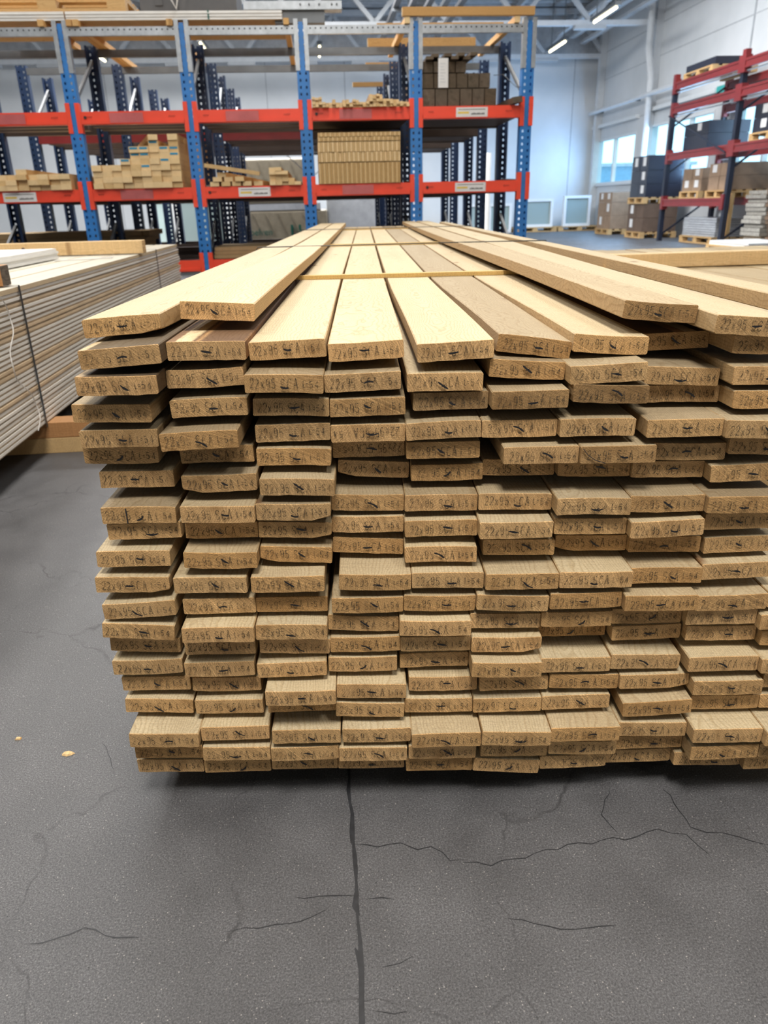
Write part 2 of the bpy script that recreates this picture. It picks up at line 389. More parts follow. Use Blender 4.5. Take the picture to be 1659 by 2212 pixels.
def link(name, me, parent=None, loc=None, rot=None):
    o = bpy.data.objects.new(name, me); COL.objects.link(o)
    if parent: o.parent = parent
    if loc is not None: o.location = loc
    if rot is not None: o.rotation_euler = rot
    return o
def mk(name, mb, mats, parent=None, loc=None, rot=None):
    if not isinstance(mats, (list, tuple)): mats = [mats]
    return link(name, mb.mesh(name, [M[x] for x in mats]), parent, loc, rot)
def tag(o, label=None, cat=None, group=None, kind=None):
    if label: o['label'] = label
    if cat: o['category'] = cat
    if group: o['group'] = group
    if kind: o['kind'] = kind
    return o
def empty(name, loc, rz=AL, **k):
    o = bpy.data.objects.new(name, None); COL.objects.link(o); o.location = loc; o.rotation_euler = (0, 0, rz)
    o.empty_display_size = 0.1
    return tag(o, **k)
def bevel(o, wd, seg=2):
    md = o.modifiers.new('bevel', 'BEVEL'); md.width = wd; md.segments = seg; md.limit_method = 'ANGLE'; return o
ORD = ['zeroth', 'first', 'second', 'third', 'fourth', 'fifth', 'sixth', 'seventh', 'eighth', 'ninth', 'tenth', 'eleventh',
       'twelfth', 'thirteenth', 'fourteenth', 'fifteenth', 'sixteenth', 'seventeenth', 'eighteenth', 'nineteenth', 'twentieth']
ORD += ['twenty-'+x for x in ORD[1:10]]+['thirtieth']

def at(px, py, z=0.0):
    """point of the plane at height z seen at a pixel of the photograph"""
    d = fw + r2*((px-829.5)/1600) - u2*((py-1106)/1600)
    return Vector((0, 0, CAMH)) + d*((z-CAMH)/d.z)

# ------------------------------------------------------------------ the hall
UR, VB = 7.9, 22.8      # right wall, back wall
m = MB(); m.box(-11, 12, -6, 26, -0.12, 0)
floor = tag(mk('floor', m, 'floor', loc=B(0, 0)), kind='structure'); floor.rotation_euler = (0, 0, AL)
def on_floor(name, pts, w, mt, h=0.0012, jag=0.5, seed=1, step=0.03):
    """an irregular ribbon on the floor along pixels of the photograph"""
    r = random.Random(seed); P = [at(x, y) for x, y in pts]; Q = []
    for a, b in zip(P, P[1:]):
        n = max(1, int((b-a).length/step))
        for k in range(n): Q.append(a.lerp(b, k/n))
    Q.append(P[-1]); mb = MB(); L = len(Q)
    for k, p in enumerate(Q):
        d = (Q[min(k+1, L-1)]-Q[max(k-1, 0)]).normalized(); s = Vector((-d.y, d.x, 0))
        c = p+s*r.uniform(-1, 1)*w*jag; hw = w*r.uniform(0.28, 0.62)*(0.25 if k in (0, L-1) else 1)
        for q in (c-s*hw, c+s*hw): mb.v.append((q.x, q.y, h))
    for k in range(L-1):
        mb.f.append((2*k, 2*k+1, 2*k+3, 2*k+2)); mb.m.append(0)
    o = mk(name, mb, mt); o.parent = floor; o.matrix_parent_inverse = Matrix.Rotation(-AL, 4, 'Z'); return o
zx = lambda a: [(560+x/3.77, 1640+y/3.77) for x, y in a]
on_floor('expansion_joint', zx([(722, 20), (730, 60), (735, 250), (750, 450), (765, 700), (785, 900), (788, 1100), (805, 1300), (815, 1500), (828, 1750), (835, 2000), (842, 2300)]), 0.0052, 'joint', jag=.30, seed=3, step=.018)
on_floor('joint_chipping', zx([(758, 420), (750, 600), (765, 690)]), 0.006, 'joint', seed=4, h=.0008)
on_floor('joint_chipping', zx([(775, 1090), (770, 1200), (800, 1280)]), 0.007, 'joint', seed=5, h=.0008)
on_floor('joint_chipping', zx([(770, 1550), (800, 1580), (835, 1700)]), 0.006, 'joint', seed=6, h=.0008)
for k, c in enumerate([zx([(790, 705), (1050, 710), (1150, 685), (1290, 735), (1400, 700), (1480, 770), (1560, 820), (1659, 830)]),
    [(1000, 1860), (1060, 1868), (1180, 1838), (1300, 1815), (1350, 1812), (1420, 1790), (1480, 1805), (1530, 1850)],
    zx([(780, 1095), (600, 1130), (370, 1130), (300, 1110)]), zx([(540, 1210), (330, 1320), (130, 1360), (0, 1390), (-260, 1400)]),
    zx([(870, 1150), (1000, 1115), (1100, 1130)]), zx([(1000, 1690), (1150, 1680), (1260, 1620)]), zx([(920, 2060), (1100, 2060), (1200, 2030)]),
    [(1430, 1705), (1460, 1735), (1490, 1790), (1560, 1800), (1659, 1830)], [(1320, 1700), (1300, 1760), (1340, 1800)],
    [(220, 1605), (240, 1640), (250, 1665)], [(60, 2040), (180, 2010), (300, 2030)], [(1100, 1980), (1240, 2010), (1330, 1995)]]):
    on_floor('hairline_crack', c, 0.0012, 'joint', h=0.0006, jag=2.8, seed=20+k, step=.014)
# pale wheel-worn streak is colour of the floor only; two flattened chips of debris lie on it
for k, (px, py, s) in enumerate([(147, 1628, .011), (40, 1596, .007)]):
    mb = MB(); r = random.Random(k)
    ring = [(math.cos(a)*s*r.uniform(.6, 1.1), math.sin(a)*s*.6*r.uniform(.7, 1.1)) for a in [i*math.pi/4 for i in range(8)]]
    mb.v = [(x, y, 0) for x, y in ring]+[(x*.7, y*.7, .0022) for x, y in ring]
    mb.f = [tuple(range(7, -1, -1)), tuple(range(8, 16))]+[(i, (i+1) % 8, 8+(i+1) % 8, 8+i) for i in range(8)]; mb.m = [0]*10
    tag(mk('wood_chip', mb, 'stock', loc=at(px, py, 0.0003)), ['pale wood chip lying on the floor left of the stack', 'tiny wood chip by the left edge of the floor'][k], 'wood chip')

# walls
H0, H1 = 4.35, 5.45
m = MB(); m.box(-11, UR+0.25, VB, VB+0.2, 0, H0); wb = tag(mk('wall_back', m, 'wallp', rot=(0, 0, AL)), kind='structure')
m = MB(); m.box(-11, UR+0.25, VB+0.02, VB+0.22, H0, H1+.3); tag(mk('trim_1', m, 'ceil', rot=(0, 0, AL)), kind='structure')
for k in range(9):   # vertical joints of the wall panels
    m = MB(); u = -9.6+k*2.1; m.box(u, u+.02, VB-.006, VB, 0, H0); mk('panel_joint', m, 'panel_gap', wb)
# right wall with three window openings
WIN = [(19.72, 22.62, 1.17, 2.31), (15.85, 19.0, 1.17, 2.37), (11.6, 15.1, 1.17, 2.37)]
m = MB(); y = -6.0
for v0, v1, z0, z1 in reversed(WIN):
    m.box(UR, UR+.22, y, v0, 0, H1+.3); m.box(UR, UR+.22, v0, v1, 0, z0); m.box(UR, UR+.22, v0, v1, z1, H1+.3); y = v1
m.box(UR, UR+.22, y, VB+.2, 0, H1+.3)
wr = tag(mk('wall_right', m, 'wallp', rot=(0, 0, AL)), kind='structure')
for z in (2.62, 3.05, 3.75, 4.4):      # horizontal panel joints
    m = MB(); m.box(UR-.006, UR, 9, VB, z, z+.014); mk('panel_joint', m, 'panel_gap', wr)
for v in (14.85,):
    m = MB(); m.box(UR-.02, UR, v, v+.03, 0, H1); mk('panel_joint', m, 'panel_gap', wr)
for k, (v0, v1, z0, z1) in enumerate(WIN):
    root = tag(empty('window_%d' % (k+1), B(UR, (v0+v1)/2, z0)), kind='structure')
    hw, h = (v1-v0)/2, z1-z0; f = MB(); t = .05
    f.box(-.02, .10, -hw, hw, 0, t).box(-.02, .10, -hw, hw, h-t, h).box(-.02, .10, -hw, -hw+t, t, h-t).box(-.02, .10, hw-t, hw, t, h-t)
    mk('window_frame', f, 'white', root)
    nm = 1 if k == 0 else 2
    for j in range(nm):
        c = -hw+2*hw*(j+1)/(nm+1)+(.02 if nm == 1 else 0)
        q = MB(); q.box(-.01, .09, c-.03, c+.03, t, h-t); mk('mullion', q, 'white', root)
    for j in range(nm+1):
        a = -hw+2*hw*j/(nm+1)+.04; b = -hw+2*hw*(j+1)/(nm+1)-.04
        q = MB(); q.box(.05, .058, a, b, t, h-t); mk('pane', q, 'glass', root)
    s = MB(); s.box(-.06, .0, -hw-.05, hw+.05, -.04, 0); mk('window_sill', s, 'white', root)
    s = MB(); s.box(-.10, -.002, -hw-.05, hw+.2, h+.28, h+.36); mk('blind_box', s, 'white', root)
m = MB(); m.box(-11.2, -11, -6, VB+.2, 0, H1+.3); tag(mk('wall_left', m, 'wallp', rot=(0, 0, AL)), kind='structure')
m = MB(); m.box(-11.2, UR+.22, -6.2, -6, 0, H1+.3); tag(mk('wall_rear', m, 'wallp', rot=(0, 0, AL)), kind='structure')
# corrugated roof deck
m = MB(); n = 150
for k in range(n):
    v0 = -6.2+k*(VB+6.4)/n; v1 = v0+(VB+6.4)/n; dz = .05 if k % 2 else 0
    m.box(-11.2, UR+.22, v0, v1, H1+dz, H1+dz+.05)
tag(mk('ceiling', m, 'ceil', rot=(0, 0, AL)), kind='structure')
# roof trusses across the hall, columns on the right wall
def truss(n, v, z0, z1, u0=-10.8, u1=UR-.05, step=1.6):
    root = tag(empty('trim_%d' % n, B(0, v, 0)), kind='structure')
    q = MB(); q.box(u0, u1, -.07, .07, z0, z0+.10); mk('bottom_chord', q, 'trussw', root)
    q = MB(); q.box(u0, u1, -.07, .07, z1-.12, z1); mk('top_chord', q, 'truss', root)
    u = u1; k = 0
    while u-step > u0:
        q = MB(); q.bar((u, 0, z0+.08), (u-step/2, 0, z1-.1), .09); mk('strut', q, 'truss', root)
        q = MB(); q.bar((u-step/2, 0, z1-.1), (u-step, 0, z0+.08), .09); mk('strut', q, 'truss', root)
        q = MB(); q.box(u-step-.35, u-step+.35, -.08, .08, z0-.07, z0); mk('gusset', q, 'truss', root)
        u -= step; k += 1
truss(2, 22.4, 4.28, 5.4); truss(3, 18.9, 4.36, 5.4); truss(4, 12.4, 4.4, 5.4); truss(5, 5.5, 4.4, 5.4)
for k, v in enumerate((22.4, 18.9, 12.4)):
    root = tag(empty('trim_%d' % (6+k), B(UR, v, 0)), kind='structure')
    q = MB(); q.box(-.16, -.0, -.09, .09, 0, H1-.02); mk('column', q, 'trussw', root)
    if k:
        q = MB(); q.tube([(-.2, -.17, .1), (-.2, -.17, 3.3), (-.32, -.17, 3.9), (-.32, -.17, H1-.1)], .075, 10); mk('downpipe', q, 'trussw', root)
        q = MB(); q.tube([(-.06, .16, .1), (-.06, .16, 4.0)], .03, 8); mk('thin_pipe', q, 'galvdark', root)
# purlins and ducts that run away from the camera
for k, u in enumerate((-8.5, -6.2, -3.9, -1.6, .7, 3.0, 5.3, 7.2)):
    q = MB(); q.box(u, u+.08, -6, VB, H1-.16, H1-.02); tag(mk('trim_%d' % (10+k), q, 'truss', rot=(0, 0, AL)), kind='structure')
for k, (u, z, ww, hh, mt) in enumerate(((7.2, 4.62, .14, .07, 'truss'), (6.9, 4.75, .14, .07, 'truss'), (6.55, 4.8, .10, .06, 'trussw'))):
    q = MB(); q.box(u, u+ww, 9, VB-.3, z, z+hh); tag(mk('trim_%d' % (20+k), q, mt, rot=(0, 0, AL)), kind='structure')
root = empty('cable_tray', B(2.0, 10, 0), label='wide dark overhead cable tray running away under the roof', cat='cable tray')
for k in range(5):
    q = MB(); q.box(-.5+k*.28, -.5+k*.28+.10, -2.6, 9.5, 3.95, 4.02); mk('rail', q, 'duct' if k != 3 else 'galvdark', root)
for k in range(7):
    q = MB(); q.box(-.52, .74, -2.4+k*1.9, -2.3+k*1.9, 3.90, 3.95); mk('rung', q, 'galvdark', root)
for k in range(4):
    q = MB(); q.box(.1, .13, -2+k*3.4, -1.97+k*3.4, 4.02, 5.43); mk('hanger', q, 'galvdark', root)
root = empty('wall_pipe', B(UR-.25, 20, 0), label='long white pipe bracketed along the right wall above the windows', cat='pipe')
q = MB(); q.tube([(0, -3.2, 2.98), (0, 2.6, 2.98)], .05, 8); mk('pipe_run', q, 'trussw', root)
for k in range(3):
    q = MB(); q.box(0, .25, -2.8+k*2.5, -2.77+k*2.5, 2.96, 3.0); mk('bracket', q, 'galvdark', root)
q = MB(); q.box(-.02, .02, 0, .3, 0, .2); s = mk('exit_sign', q, 'sign', loc=B(UR-.05, 15.5, 2.55), rot=(0, 0, AL))
tag(s, 'small teal exit sign on the right wall above the windows', 'sign')
# lamps
lamps = [(5.95, 17.1, 'tube lamp hanging nearest over the right aisle'), (5.95, 20.3, 'tube lamp hanging second over the right aisle'),
         (.25, 17.2, 'tube lamp seen end on above the empty third rack bay'), (.25, 20.6, 'farther tube lamp above the empty third rack bay'),
         (-2.4, 20.1, 'tube lamp seen beside the top of the second rack post'), (-5.0, 20.9, 'tube lamp seen beside the top of the first rack post')]
lroot = None
for k, (u, v, lb) in enumerate(lamps):
    if not lroot:
        lroot = empty('tube_lamp', B(u, v, 4.2))
        q = MB(); q.box(-.06, .06, -.72, .72, .02, .09); mk('housing', q, 'galvdark', lroot)
        q = MB(); q.tube([(0, -.62, 0), (0, .62, 0)], .026, 8); mk('tube', q, 'tube', lroot)
        for s in (-.5, .5):
            q = MB(); q.box(-.008, .008, s-.008, s+.008, .09, 1.2); mk('hanger', q, 'galvdark', lroot)
        o = lroot
    else:
        o = lroot.copy(); COL.objects.link(o); o.location = B(u, v, 4.2)
        for ch in list(lroot.children):
            c = ch.copy(); COL.objects.link(c); c.parent = o
    tag(o, lb, 'lamp', 'tube lamps under the roof')
# outside, beyond the windows
root = empty('building_outside', B(16.5, 41, 0), label='low blue-grey building seen outside through the windows', cat='building')
q = MB(); q.box(-4, 3, 0, 8, 0, 2.35); mk('facade', q, 'outside', root)
q = MB(); q.box(-4.2, 3.2, -.2, 8.2, 2.35, 2.5); mk('roof_edge', q, 'outlow', root)
for k in range(5):
    q = MB(); q.box(-3.7+k*1.35, -2.7+k*1.35, -.05, 0, 1.2, 1.5); mk('facade_window', q, 'card', root)

# ------------------------------------------------------------------ the big stack of sawn boards
BT, BWD = 0.022, 0.0930
BACKX = lambda c: -0.3375+0.098*(c-1)+.035
TOP = lambda L: 0.045+.022+(20-L)*.0311111
BOARDS = [
    (1, 1, -0.2945, 0.9157, 0.6641, 0.065), (1, 2, -0.1884, 0.9650, 0.6721, -0.073), (1, 8, 0.3628, 0.9312, 0.6611, -0.110), (1, 9, 0.4562, 0.8793, 0.6491, -0.099),
    (2, 1, -0.2842, 0.8585, 0.6370, 0.067), (2, 2, -0.1908, 0.8846, 0.6370, -0.014), (2, 3, -0.0974, 0.9060, 0.6320, 0.038), (2, 4, -0.0024, 0.9108, 0.6270, 0.041),
    (2, 5, 0.1054, 0.8938, 0.6270, 0.044), (2, 6, 0.2062, 0.9218, 0.6250, -0.206), (2, 7, 0.2996, 0.9143, 0.6260, -0.079), (2, 8, 0.3930, 0.9554, 0.6210, 0.026),
    (2, 9, 0.4864, 0.8906, 0.6250, -0.038), (3, 1, -0.2899, 0.8498, 0.6059, -0.013), (3, 2, -0.1965, 0.8885, 0.6039, 0.031), (3, 3, -0.1009, 0.8716, 0.5979, -0.041),
    (3, 4, -0.0075, 0.8922, 0.5929, 0.028), (3, 5, 0.0926, 0.8882, 0.5909, -0.016), (3, 6, 0.1940, 0.8996, 0.6009, -0.084), (3, 7, 0.2874, 0.8753, 0.5989, 0.040),
    (3, 8, 0.3879, 0.9021, 0.5869, -0.065), (3, 9, 0.4848, 0.8757, 0.5909, -0.022), (4, 1, -0.3067, 0.8652, 0.5698, -0.026), (4, 2, -0.1942, 0.8806, 0.5698, 0.025),
    (4, 3, -0.0958, 0.8863, 0.5658, -0.045), (4, 4, -0.0024, 0.8876, 0.5628, 0.011), (4, 5, 0.1001, 0.8952, 0.5658, 0.001), (4, 6, 0.1935, 0.8698, 0.5708, -0.000),
    (4, 7, 0.2922, 0.8739, 0.5738, -0.062), (4, 8, 0.3954, 0.9112, 0.5628, -0.016), (4, 9, 0.4888, 0.8729, 0.5618, -0.011), (5, 1, -0.3032, 0.8673, 0.5377, -0.011),
    (5, 2, -0.2053, 0.8564, 0.5357, 0.031), (5, 3, -0.0963, 0.8887, 0.5327, 0.005), (5, 4, -0.0029, 0.8880, 0.5297, -0.006), (5, 5, 0.0905, 0.8804, 0.5327, 0.034),
    (5, 6, 0.1839, 0.8789, 0.5327, -0.007), (5, 7, 0.2773, 0.8673, 0.5347, -0.016), (5, 8, 0.3803, 0.8566, 0.5337, -0.015), (5, 9, 0.4737, 0.8493, 0.5317, -0.017),
    (6, 1, -0.3116, 0.8875, 0.5106, -0.016), (6, 2, -0.1945, 0.8965, 0.5056, 0.014), (6, 3, -0.0965, 0.8815, 0.5036, -0.037), (6, 4, -0.0031, 0.9103, 0.5026, 0.006),
    (6, 5, 0.0906, 0.8890, 0.5046, -0.007), (6, 6, 0.2090, 0.8628, 0.5026, -0.008), (6, 7, 0.3024, 0.8566, 0.5026, -0.002), (6, 8, 0.3958, 0.8728, 0.4986, -0.026),
    (6, 9, 0.4892, 0.8663, 0.5046, -0.055), (7, 1, -0.2962, 0.8871, 0.4784, -0.020), (7, 2, -0.1898, 0.8711, 0.4754, 0.003), (7, 3, -0.0927, 0.8623, 0.4704, -0.044),
    (7, 4, 0.0023, 0.9149, 0.4734, -0.085), (7, 5, 0.0967, 0.8980, 0.4714, -0.007), (7, 6, 0.1901, 0.9016, 0.4744, -0.014), (7, 7, 0.2835, 0.8861, 0.4754, -0.041),
    (7, 8, 0.3769, 0.8821, 0.4724, -0.031), (7, 9, 0.4703, 0.8641, 0.4714, 0.034), (8, 1, -0.2926, 0.8602, 0.4403, -0.014), (8, 2, -0.1929, 0.8539, 0.4403, -0.021),
    (8, 3, -0.0995, 0.8594, 0.4383, -0.033), (8, 4, -0.0061, 0.8865, 0.4373, -0.042), (8, 5, 0.0873, 0.8759, 0.4383, -0.020), (8, 6, 0.1814, 0.8720, 0.4383, -0.032),
    (8, 7, 0.2748, 0.8455, 0.4393, -0.027), (8, 8, 0.3682, 0.8494, 0.4383, -0.008), (8, 9, 0.4616, 0.8406, 0.4373, -0.022), (9, 1, -0.2904, 0.8665, 0.4162, 0.013),
    (9, 2, -0.1947, 0.8751, 0.4102, -0.014), (9, 3, -0.1004, 0.8706, 0.4092, -0.058), (9, 4, -0.0070, 0.8834, 0.4082, -0.020), (9, 5, 0.0864, 0.8661, 0.4072, -0.008),
    (9, 6, 0.1798, 0.8475, 0.4092, -0.021), (9, 7, 0.2750, 0.8533, 0.4092, -0.039), (9, 8, 0.3684, 0.8403, 0.4082, 0.028), (9, 9, 0.4669, 0.8531, 0.4102, -0.007),
    (10, 1, -0.3058, 0.8544, 0.3831, -0.018), (10, 2, -0.1943, 0.8453, 0.3811, -0.030), (10, 3, -0.1009, 0.8666, 0.3761, -0.068), (10, 4, -0.0075, 0.8868, 0.3761, -0.082),
    (10, 5, 0.0859, 0.8578, 0.3741, -0.021), (10, 6, 0.1873, 0.8632, 0.3781, -0.034), (10, 7, 0.2821, 0.8679, 0.3791, -0.023), (10, 8, 0.3755, 0.8588, 0.3781, -0.024),
    (10, 9, 0.4721, 0.8552, 0.3761, 0.013), (11, 1, -0.3103, 0.8487, 0.3490, -0.051), (11, 2, -0.2101, 0.8426, 0.3480, -0.023), (11, 3, -0.1113, 0.8400, 0.3470, -0.023),
    (11, 4, 0.0002, 0.8417, 0.3450, -0.036), (11, 5, 0.0936, 0.8430, 0.3440, -0.022), (11, 6, 0.1870, 0.8308, 0.3450, -0.015), (11, 7, 0.2804, 0.8274, 0.3460, -0.014),
    (11, 8, 0.3738, 0.8373, 0.3440, -0.024), (11, 9, 0.4672, 0.8402, 0.3460, 0.023), (12, 1, -0.3046, 0.8416, 0.3159, 0.037), (12, 2, -0.2029, 0.8473, 0.3149, -0.018),
    (12, 3, -0.1095, 0.8511, 0.3119, -0.017), (12, 4, -0.0103, 0.8416, 0.3119, -0.023), (12, 5, 0.0831, 0.8407, 0.3119, -0.042), (12, 6, 0.1765, 0.8329, 0.3129, -0.058),
    (12, 7, 0.2708, 0.8302, 0.3149, -0.002), (12, 8, 0.3642, 0.8187, 0.3139, -0.014), (12, 9, 0.4576, 0.8233, 0.3089, 0.000), (12, 10, 0.5510, 0.8261, 0.3089, -0.036),
    (13, 1, -0.3095, 0.8383, 0.2858, -0.096), (13, 2, -0.2037, 0.8236, 0.2858, -0.012), (13, 3, -0.1103, 0.8310, 0.2818, -0.032), (13, 4, -0.0169, 0.8476, 0.2818, -0.066),
    (13, 5, 0.0765, 0.8283, 0.2818, -0.032), (13, 6, 0.1699, 0.8420, 0.2818, -0.043), (13, 7, 0.2633, 0.8385, 0.2828, -0.007), (13, 8, 0.3567, 0.8408, 0.2828, -0.018),
    (13, 9, 0.4501, 0.8289, 0.2848, -0.021), (13, 10, 0.5435, 0.8184, 0.2798, -0.020), (14, 1, -0.3101, 0.8566, 0.2547, -0.071), (14, 2, -0.2077, 0.8441, 0.2547, -0.033),
    (14, 3, -0.1088, 0.8432, 0.2527, -0.072), (14, 4, -0.0154, 0.8433, 0.2517, -0.001), (14, 5, 0.0780, 0.8407, 0.2507, -0.010), (14, 6, 0.1714, 0.8330, 0.2507, -0.038),
    (14, 7, 0.2658, 0.8651, 0.2517, -0.013), (14, 8, 0.3617, 0.8475, 0.2537, 0.005), (14, 9, 0.4571, 0.8364, 0.2557, -0.010), (14, 10, 0.5524, 0.8265, 0.2507, -0.026),
    (15, 1, -0.3088, 0.8479, 0.2246, -0.012), (15, 2, -0.2107, 0.8383, 0.2236, -0.004), (15, 3, -0.1143, 0.8350, 0.2216, 0.017), (15, 4, -0.0198, 0.8422, 0.2216, -0.025),
    (15, 5, 0.0769, 0.8503, 0.2196, -0.009), (15, 6, 0.1703, 0.8172, 0.2216, -0.054), (15, 7, 0.2637, 0.8268, 0.2196, -0.019), (15, 8, 0.3571, 0.8272, 0.2206, -0.052),
    (15, 9, 0.4561, 0.8148, 0.2216, -0.008), (15, 10, 0.5495, 0.8069, 0.2196, -0.014), (16, 1, -0.3032, 0.8548, 0.1934, -0.026), (16, 2, -0.2062, 0.8489, 0.1924, -0.040),
    (16, 3, -0.1029, 0.8129, 0.1914, -0.007), (16, 4, -0.0093, 0.8258, 0.1894, -0.035), (16, 5, 0.0877, 0.8371, 0.1894, -0.026), (16, 6, 0.1834, 0.8315, 0.1904, -0.017),
    (16, 7, 0.2774, 0.8285, 0.1914, -0.035), (16, 8, 0.3708, 0.8232, 0.1914, 0.004), (16, 9, 0.4642, 0.8077, 0.1884, -0.015), (16, 10, 0.5623, 0.8186, 0.1894, -0.015),
    (17, 1, -0.3019, 0.8478, 0.1613, -0.056), (17, 2, -0.2047, 0.8407, 0.1613, -0.012), (17, 3, -0.1054, 0.8392, 0.1613, -0.018), (17, 4, -0.0120, 0.8253, 0.1593, -0.072),
    (17, 5, 0.0814, 0.8315, 0.1583, -0.026), (17, 6, 0.1748, 0.8259, 0.1593, -0.012), (17, 7, 0.2682, 0.8260, 0.1603, -0.009), (17, 8, 0.3731, 0.8076, 0.1593, 0.035),
    (17, 9, 0.4688, 0.8183, 0.1573, -0.002), (17, 10, 0.5622, 0.8163, 0.1573, -0.015), (18, 1, -0.2913, 0.8141, 0.1292, -0.049), (18, 2, -0.1972, 0.8242, 0.1292, -0.013),
    (18, 3, -0.0993, 0.8145, 0.1272, -0.012), (18, 4, -0.0041, 0.8120, 0.1272, -0.025), (18, 5, 0.0893, 0.7974, 0.1272, -0.013), (18, 6, 0.1827, 0.7938, 0.1282, -0.058),
    (18, 7, 0.2761, 0.7968, 0.1292, -0.018), (18, 8, 0.3695, 0.8055, 0.1262, -0.035), (18, 9, 0.4629, 0.7851, 0.1282, -0.025), (18, 10, 0.5563, 0.7767, 0.1272, -0.017),
    (19, 1, -0.2922, 0.8278, 0.0991, -0.029), (19, 2, -0.1975, 0.8194, 0.0981, -0.020), (19, 3, -0.1033, 0.8162, 0.0971, 0.003), (19, 4, -0.0099, 0.8099, 0.0971, -0.035),
    (19, 5, 0.0853, 0.8108, 0.0961, -0.028), (19, 6, 0.1840, 0.8114, 0.0951, -0.050), (19, 7, 0.2774, 0.8084, 0.0971, -0.038), (19, 8, 0.3717, 0.8156, 0.0971, -0.016),
    (19, 9, 0.4651, 0.7890, 0.0971, 0.001), (19, 10, 0.5587, 0.7902, 0.0971, -0.004), (20, 1, -0.2956, 0.8354, 0.0680, -0.029), (20, 2, -0.2011, 0.8320, 0.0670, -0.022),
    (20, 3, -0.1065, 0.8321, 0.0680, -0.023), (20, 4, -0.0131, 0.8308, 0.0660, -0.031), (20, 5, 0.0817, 0.8201, 0.0670, -0.004), (20, 6, 0.1751, 0.8134, 0.0660, -0.124),
    (20, 7, 0.2687, 0.8164, 0.0670, 0.005), (20, 8, 0.3621, 0.8233, 0.0670, -0.022), (20, 9, 0.4555, 0.8120, 0.0670, -0.025), (20, 10, 0.5489, 0.8020, 0.0660, -0.017),]
# per board: (weathering, note for the label)
NOTE = {(1, 1): (0, 'pale board at the top left corner, its right front edge split off'),
        (1, 2): (0, 'pale board lying on top, second from the left, standing proud'),
        (1, 8): (.75, 'grey-ended board lying on top, first of the right-hand group'),
        (1, 9): (.35, 'top board at the right with an orange streak, cut by the frame'),
        (2, 1): (.35, 'brown-ended board under the top left corner board'),
        (2, 2): (.25, 'dark-stained board with a pale stripe, second from left, second layer'),
        (2, 3): (0, 'pale wide-grained board left of the middle gap in the top surface'),
        (2, 4): (0, 'pale board with small knots just left of the narrow dark gap on top'),
        (2, 5): (0, 'pale board just right of the narrow dark gap on top'),
        (2, 6): (.35, 'greyish twisted board on top, sloping down to the right'),
        (2, 7): (0, 'cream board on top beside the dark trough'),
        (2, 8): (.3, 'dark-topped board under the overhanging grey-ended board'),
        (2, 9): (.4, 'board end below the orange-streaked top board'),
        (4, 5): (.85, 'dark recessed board end in the fourth layer, fifth from left'),
        (4, 6): (.7, 'dark board end in the fourth layer, sixth from left'),
        (4, 7): (.95, 'almost black-grey rounded board end in the fourth layer'),
        (4, 8): (.7, 'dark brown board end at the right of the blackish one, fourth layer'),
        (8, 1): (.2, 'board end in the eighth layer with a red-brown crack'),
        (20, 7): (0, 'bottom board with its stamp upside down, seventh from left'),
        (5, 4): (.15, 'fifth-layer board end with its stamp upside down'),
        (6, 7): (.5, 'grey board end in the sixth layer with a curved black crack'),
        (7, 7): (.5, 'grey half-hidden board end in the seventh layer'),
        (13, 1): (.05, 'thirteenth-layer board end at the left edge, tilted to the right'),
        (20, 6): (.1, 'bottom board tilted down to the right, sixth from left'),
        (3, 5): (.1, 'long-sided board below the narrow dark gap, third layer')}
# ---- stamp lettering: one polyline set per character, drawn as thin ribbons
def arc(cx, cz, rx, rz, a0, a1, n=8): return [(cx+rx*math.cos(rad(a0+(a1-a0)*k/n)), cz+rz*math.sin(rad(a0+(a1-a0)*k/n))) for k in range(n+1)]
GL = {'2': [arc(.3, .72, .27, .27, 165, -25)+[(.02, .02), (.6, .02)]],
      'x': [[(.05, .62), (.5, .02)], [(.5, .62), (.05, .02)]],
      '9': [arc(.3, .7, .26, .28, 0, 360, 12), [(.56, .7)]+arc(.28, .3, .28, .28, 0, -120, 5)],
      '5': [[(.55, .98), (.08, .98), (.06, .56)]+arc(.28, .32, .28, .30, 100, -150, 9)],
      'S': [arc(.32, .74, .27, .24, 30, 270, 8)+arc(.32, .26, .28, .24, 90, -150, 8)],
      'C': [arc(.36, .5, .32, .48, 45, 315, 12)],
      'A': [[(.0, .0), (.3, 1), (.6, .0)], [(.1, .34), (.5, .34)]],
      'L': [[(.1, .95), (.1, .02), (.45, .02)]], '=': [[(.05, .62), (.4, .62)], [(.05, .34), (.4, .34)]],
      '4': [[(.45, .0), (.45, .95), (.02, .3), (.6, .3)]]}
def stamp_mesh(seed, drop=()):
    r = random.Random(seed); mb = MB()
    def put(s, x, h, w, pitch):
        for i, ch in enumerate(s):
            jx, jz = r.uniform(-.0004, .0004), r.uniform(-.0006, .0006)
            if (ch, i) in drop: x += pitch; continue
            for pl in GL[ch]:
                for (a, c), (b, d) in zip(pl, pl[1:]):
                    p = Vector((x+jx+a*w, 0, jz+(c-.5)*h)); q = Vector((x+jx+b*w, 0, jz+(d-.5)*h)); e = (q-p)
                    if e.length < 1e-6: continue
                    e.normalize(); s_ = Vector((-e.z, 0, e.x))*.00062; e = e*.0003
                    mb.quad([p-e-s_, q+e-s_, q+e+s_, p-e+s_])
            x += pitch
        return x
    put('22x95', -.0405, .0118, .0072, .0064); put('SCA', -.0040, .0125, .0078, .0076)
    put('L=', .0215, .0085, .0060, .0042); put('54', .0305, .0085, .0062, .0062)
    return mb.mesh('stamp', [M['ink']])
STAMPS = [stamp_mesh(k) for k in range(6)]
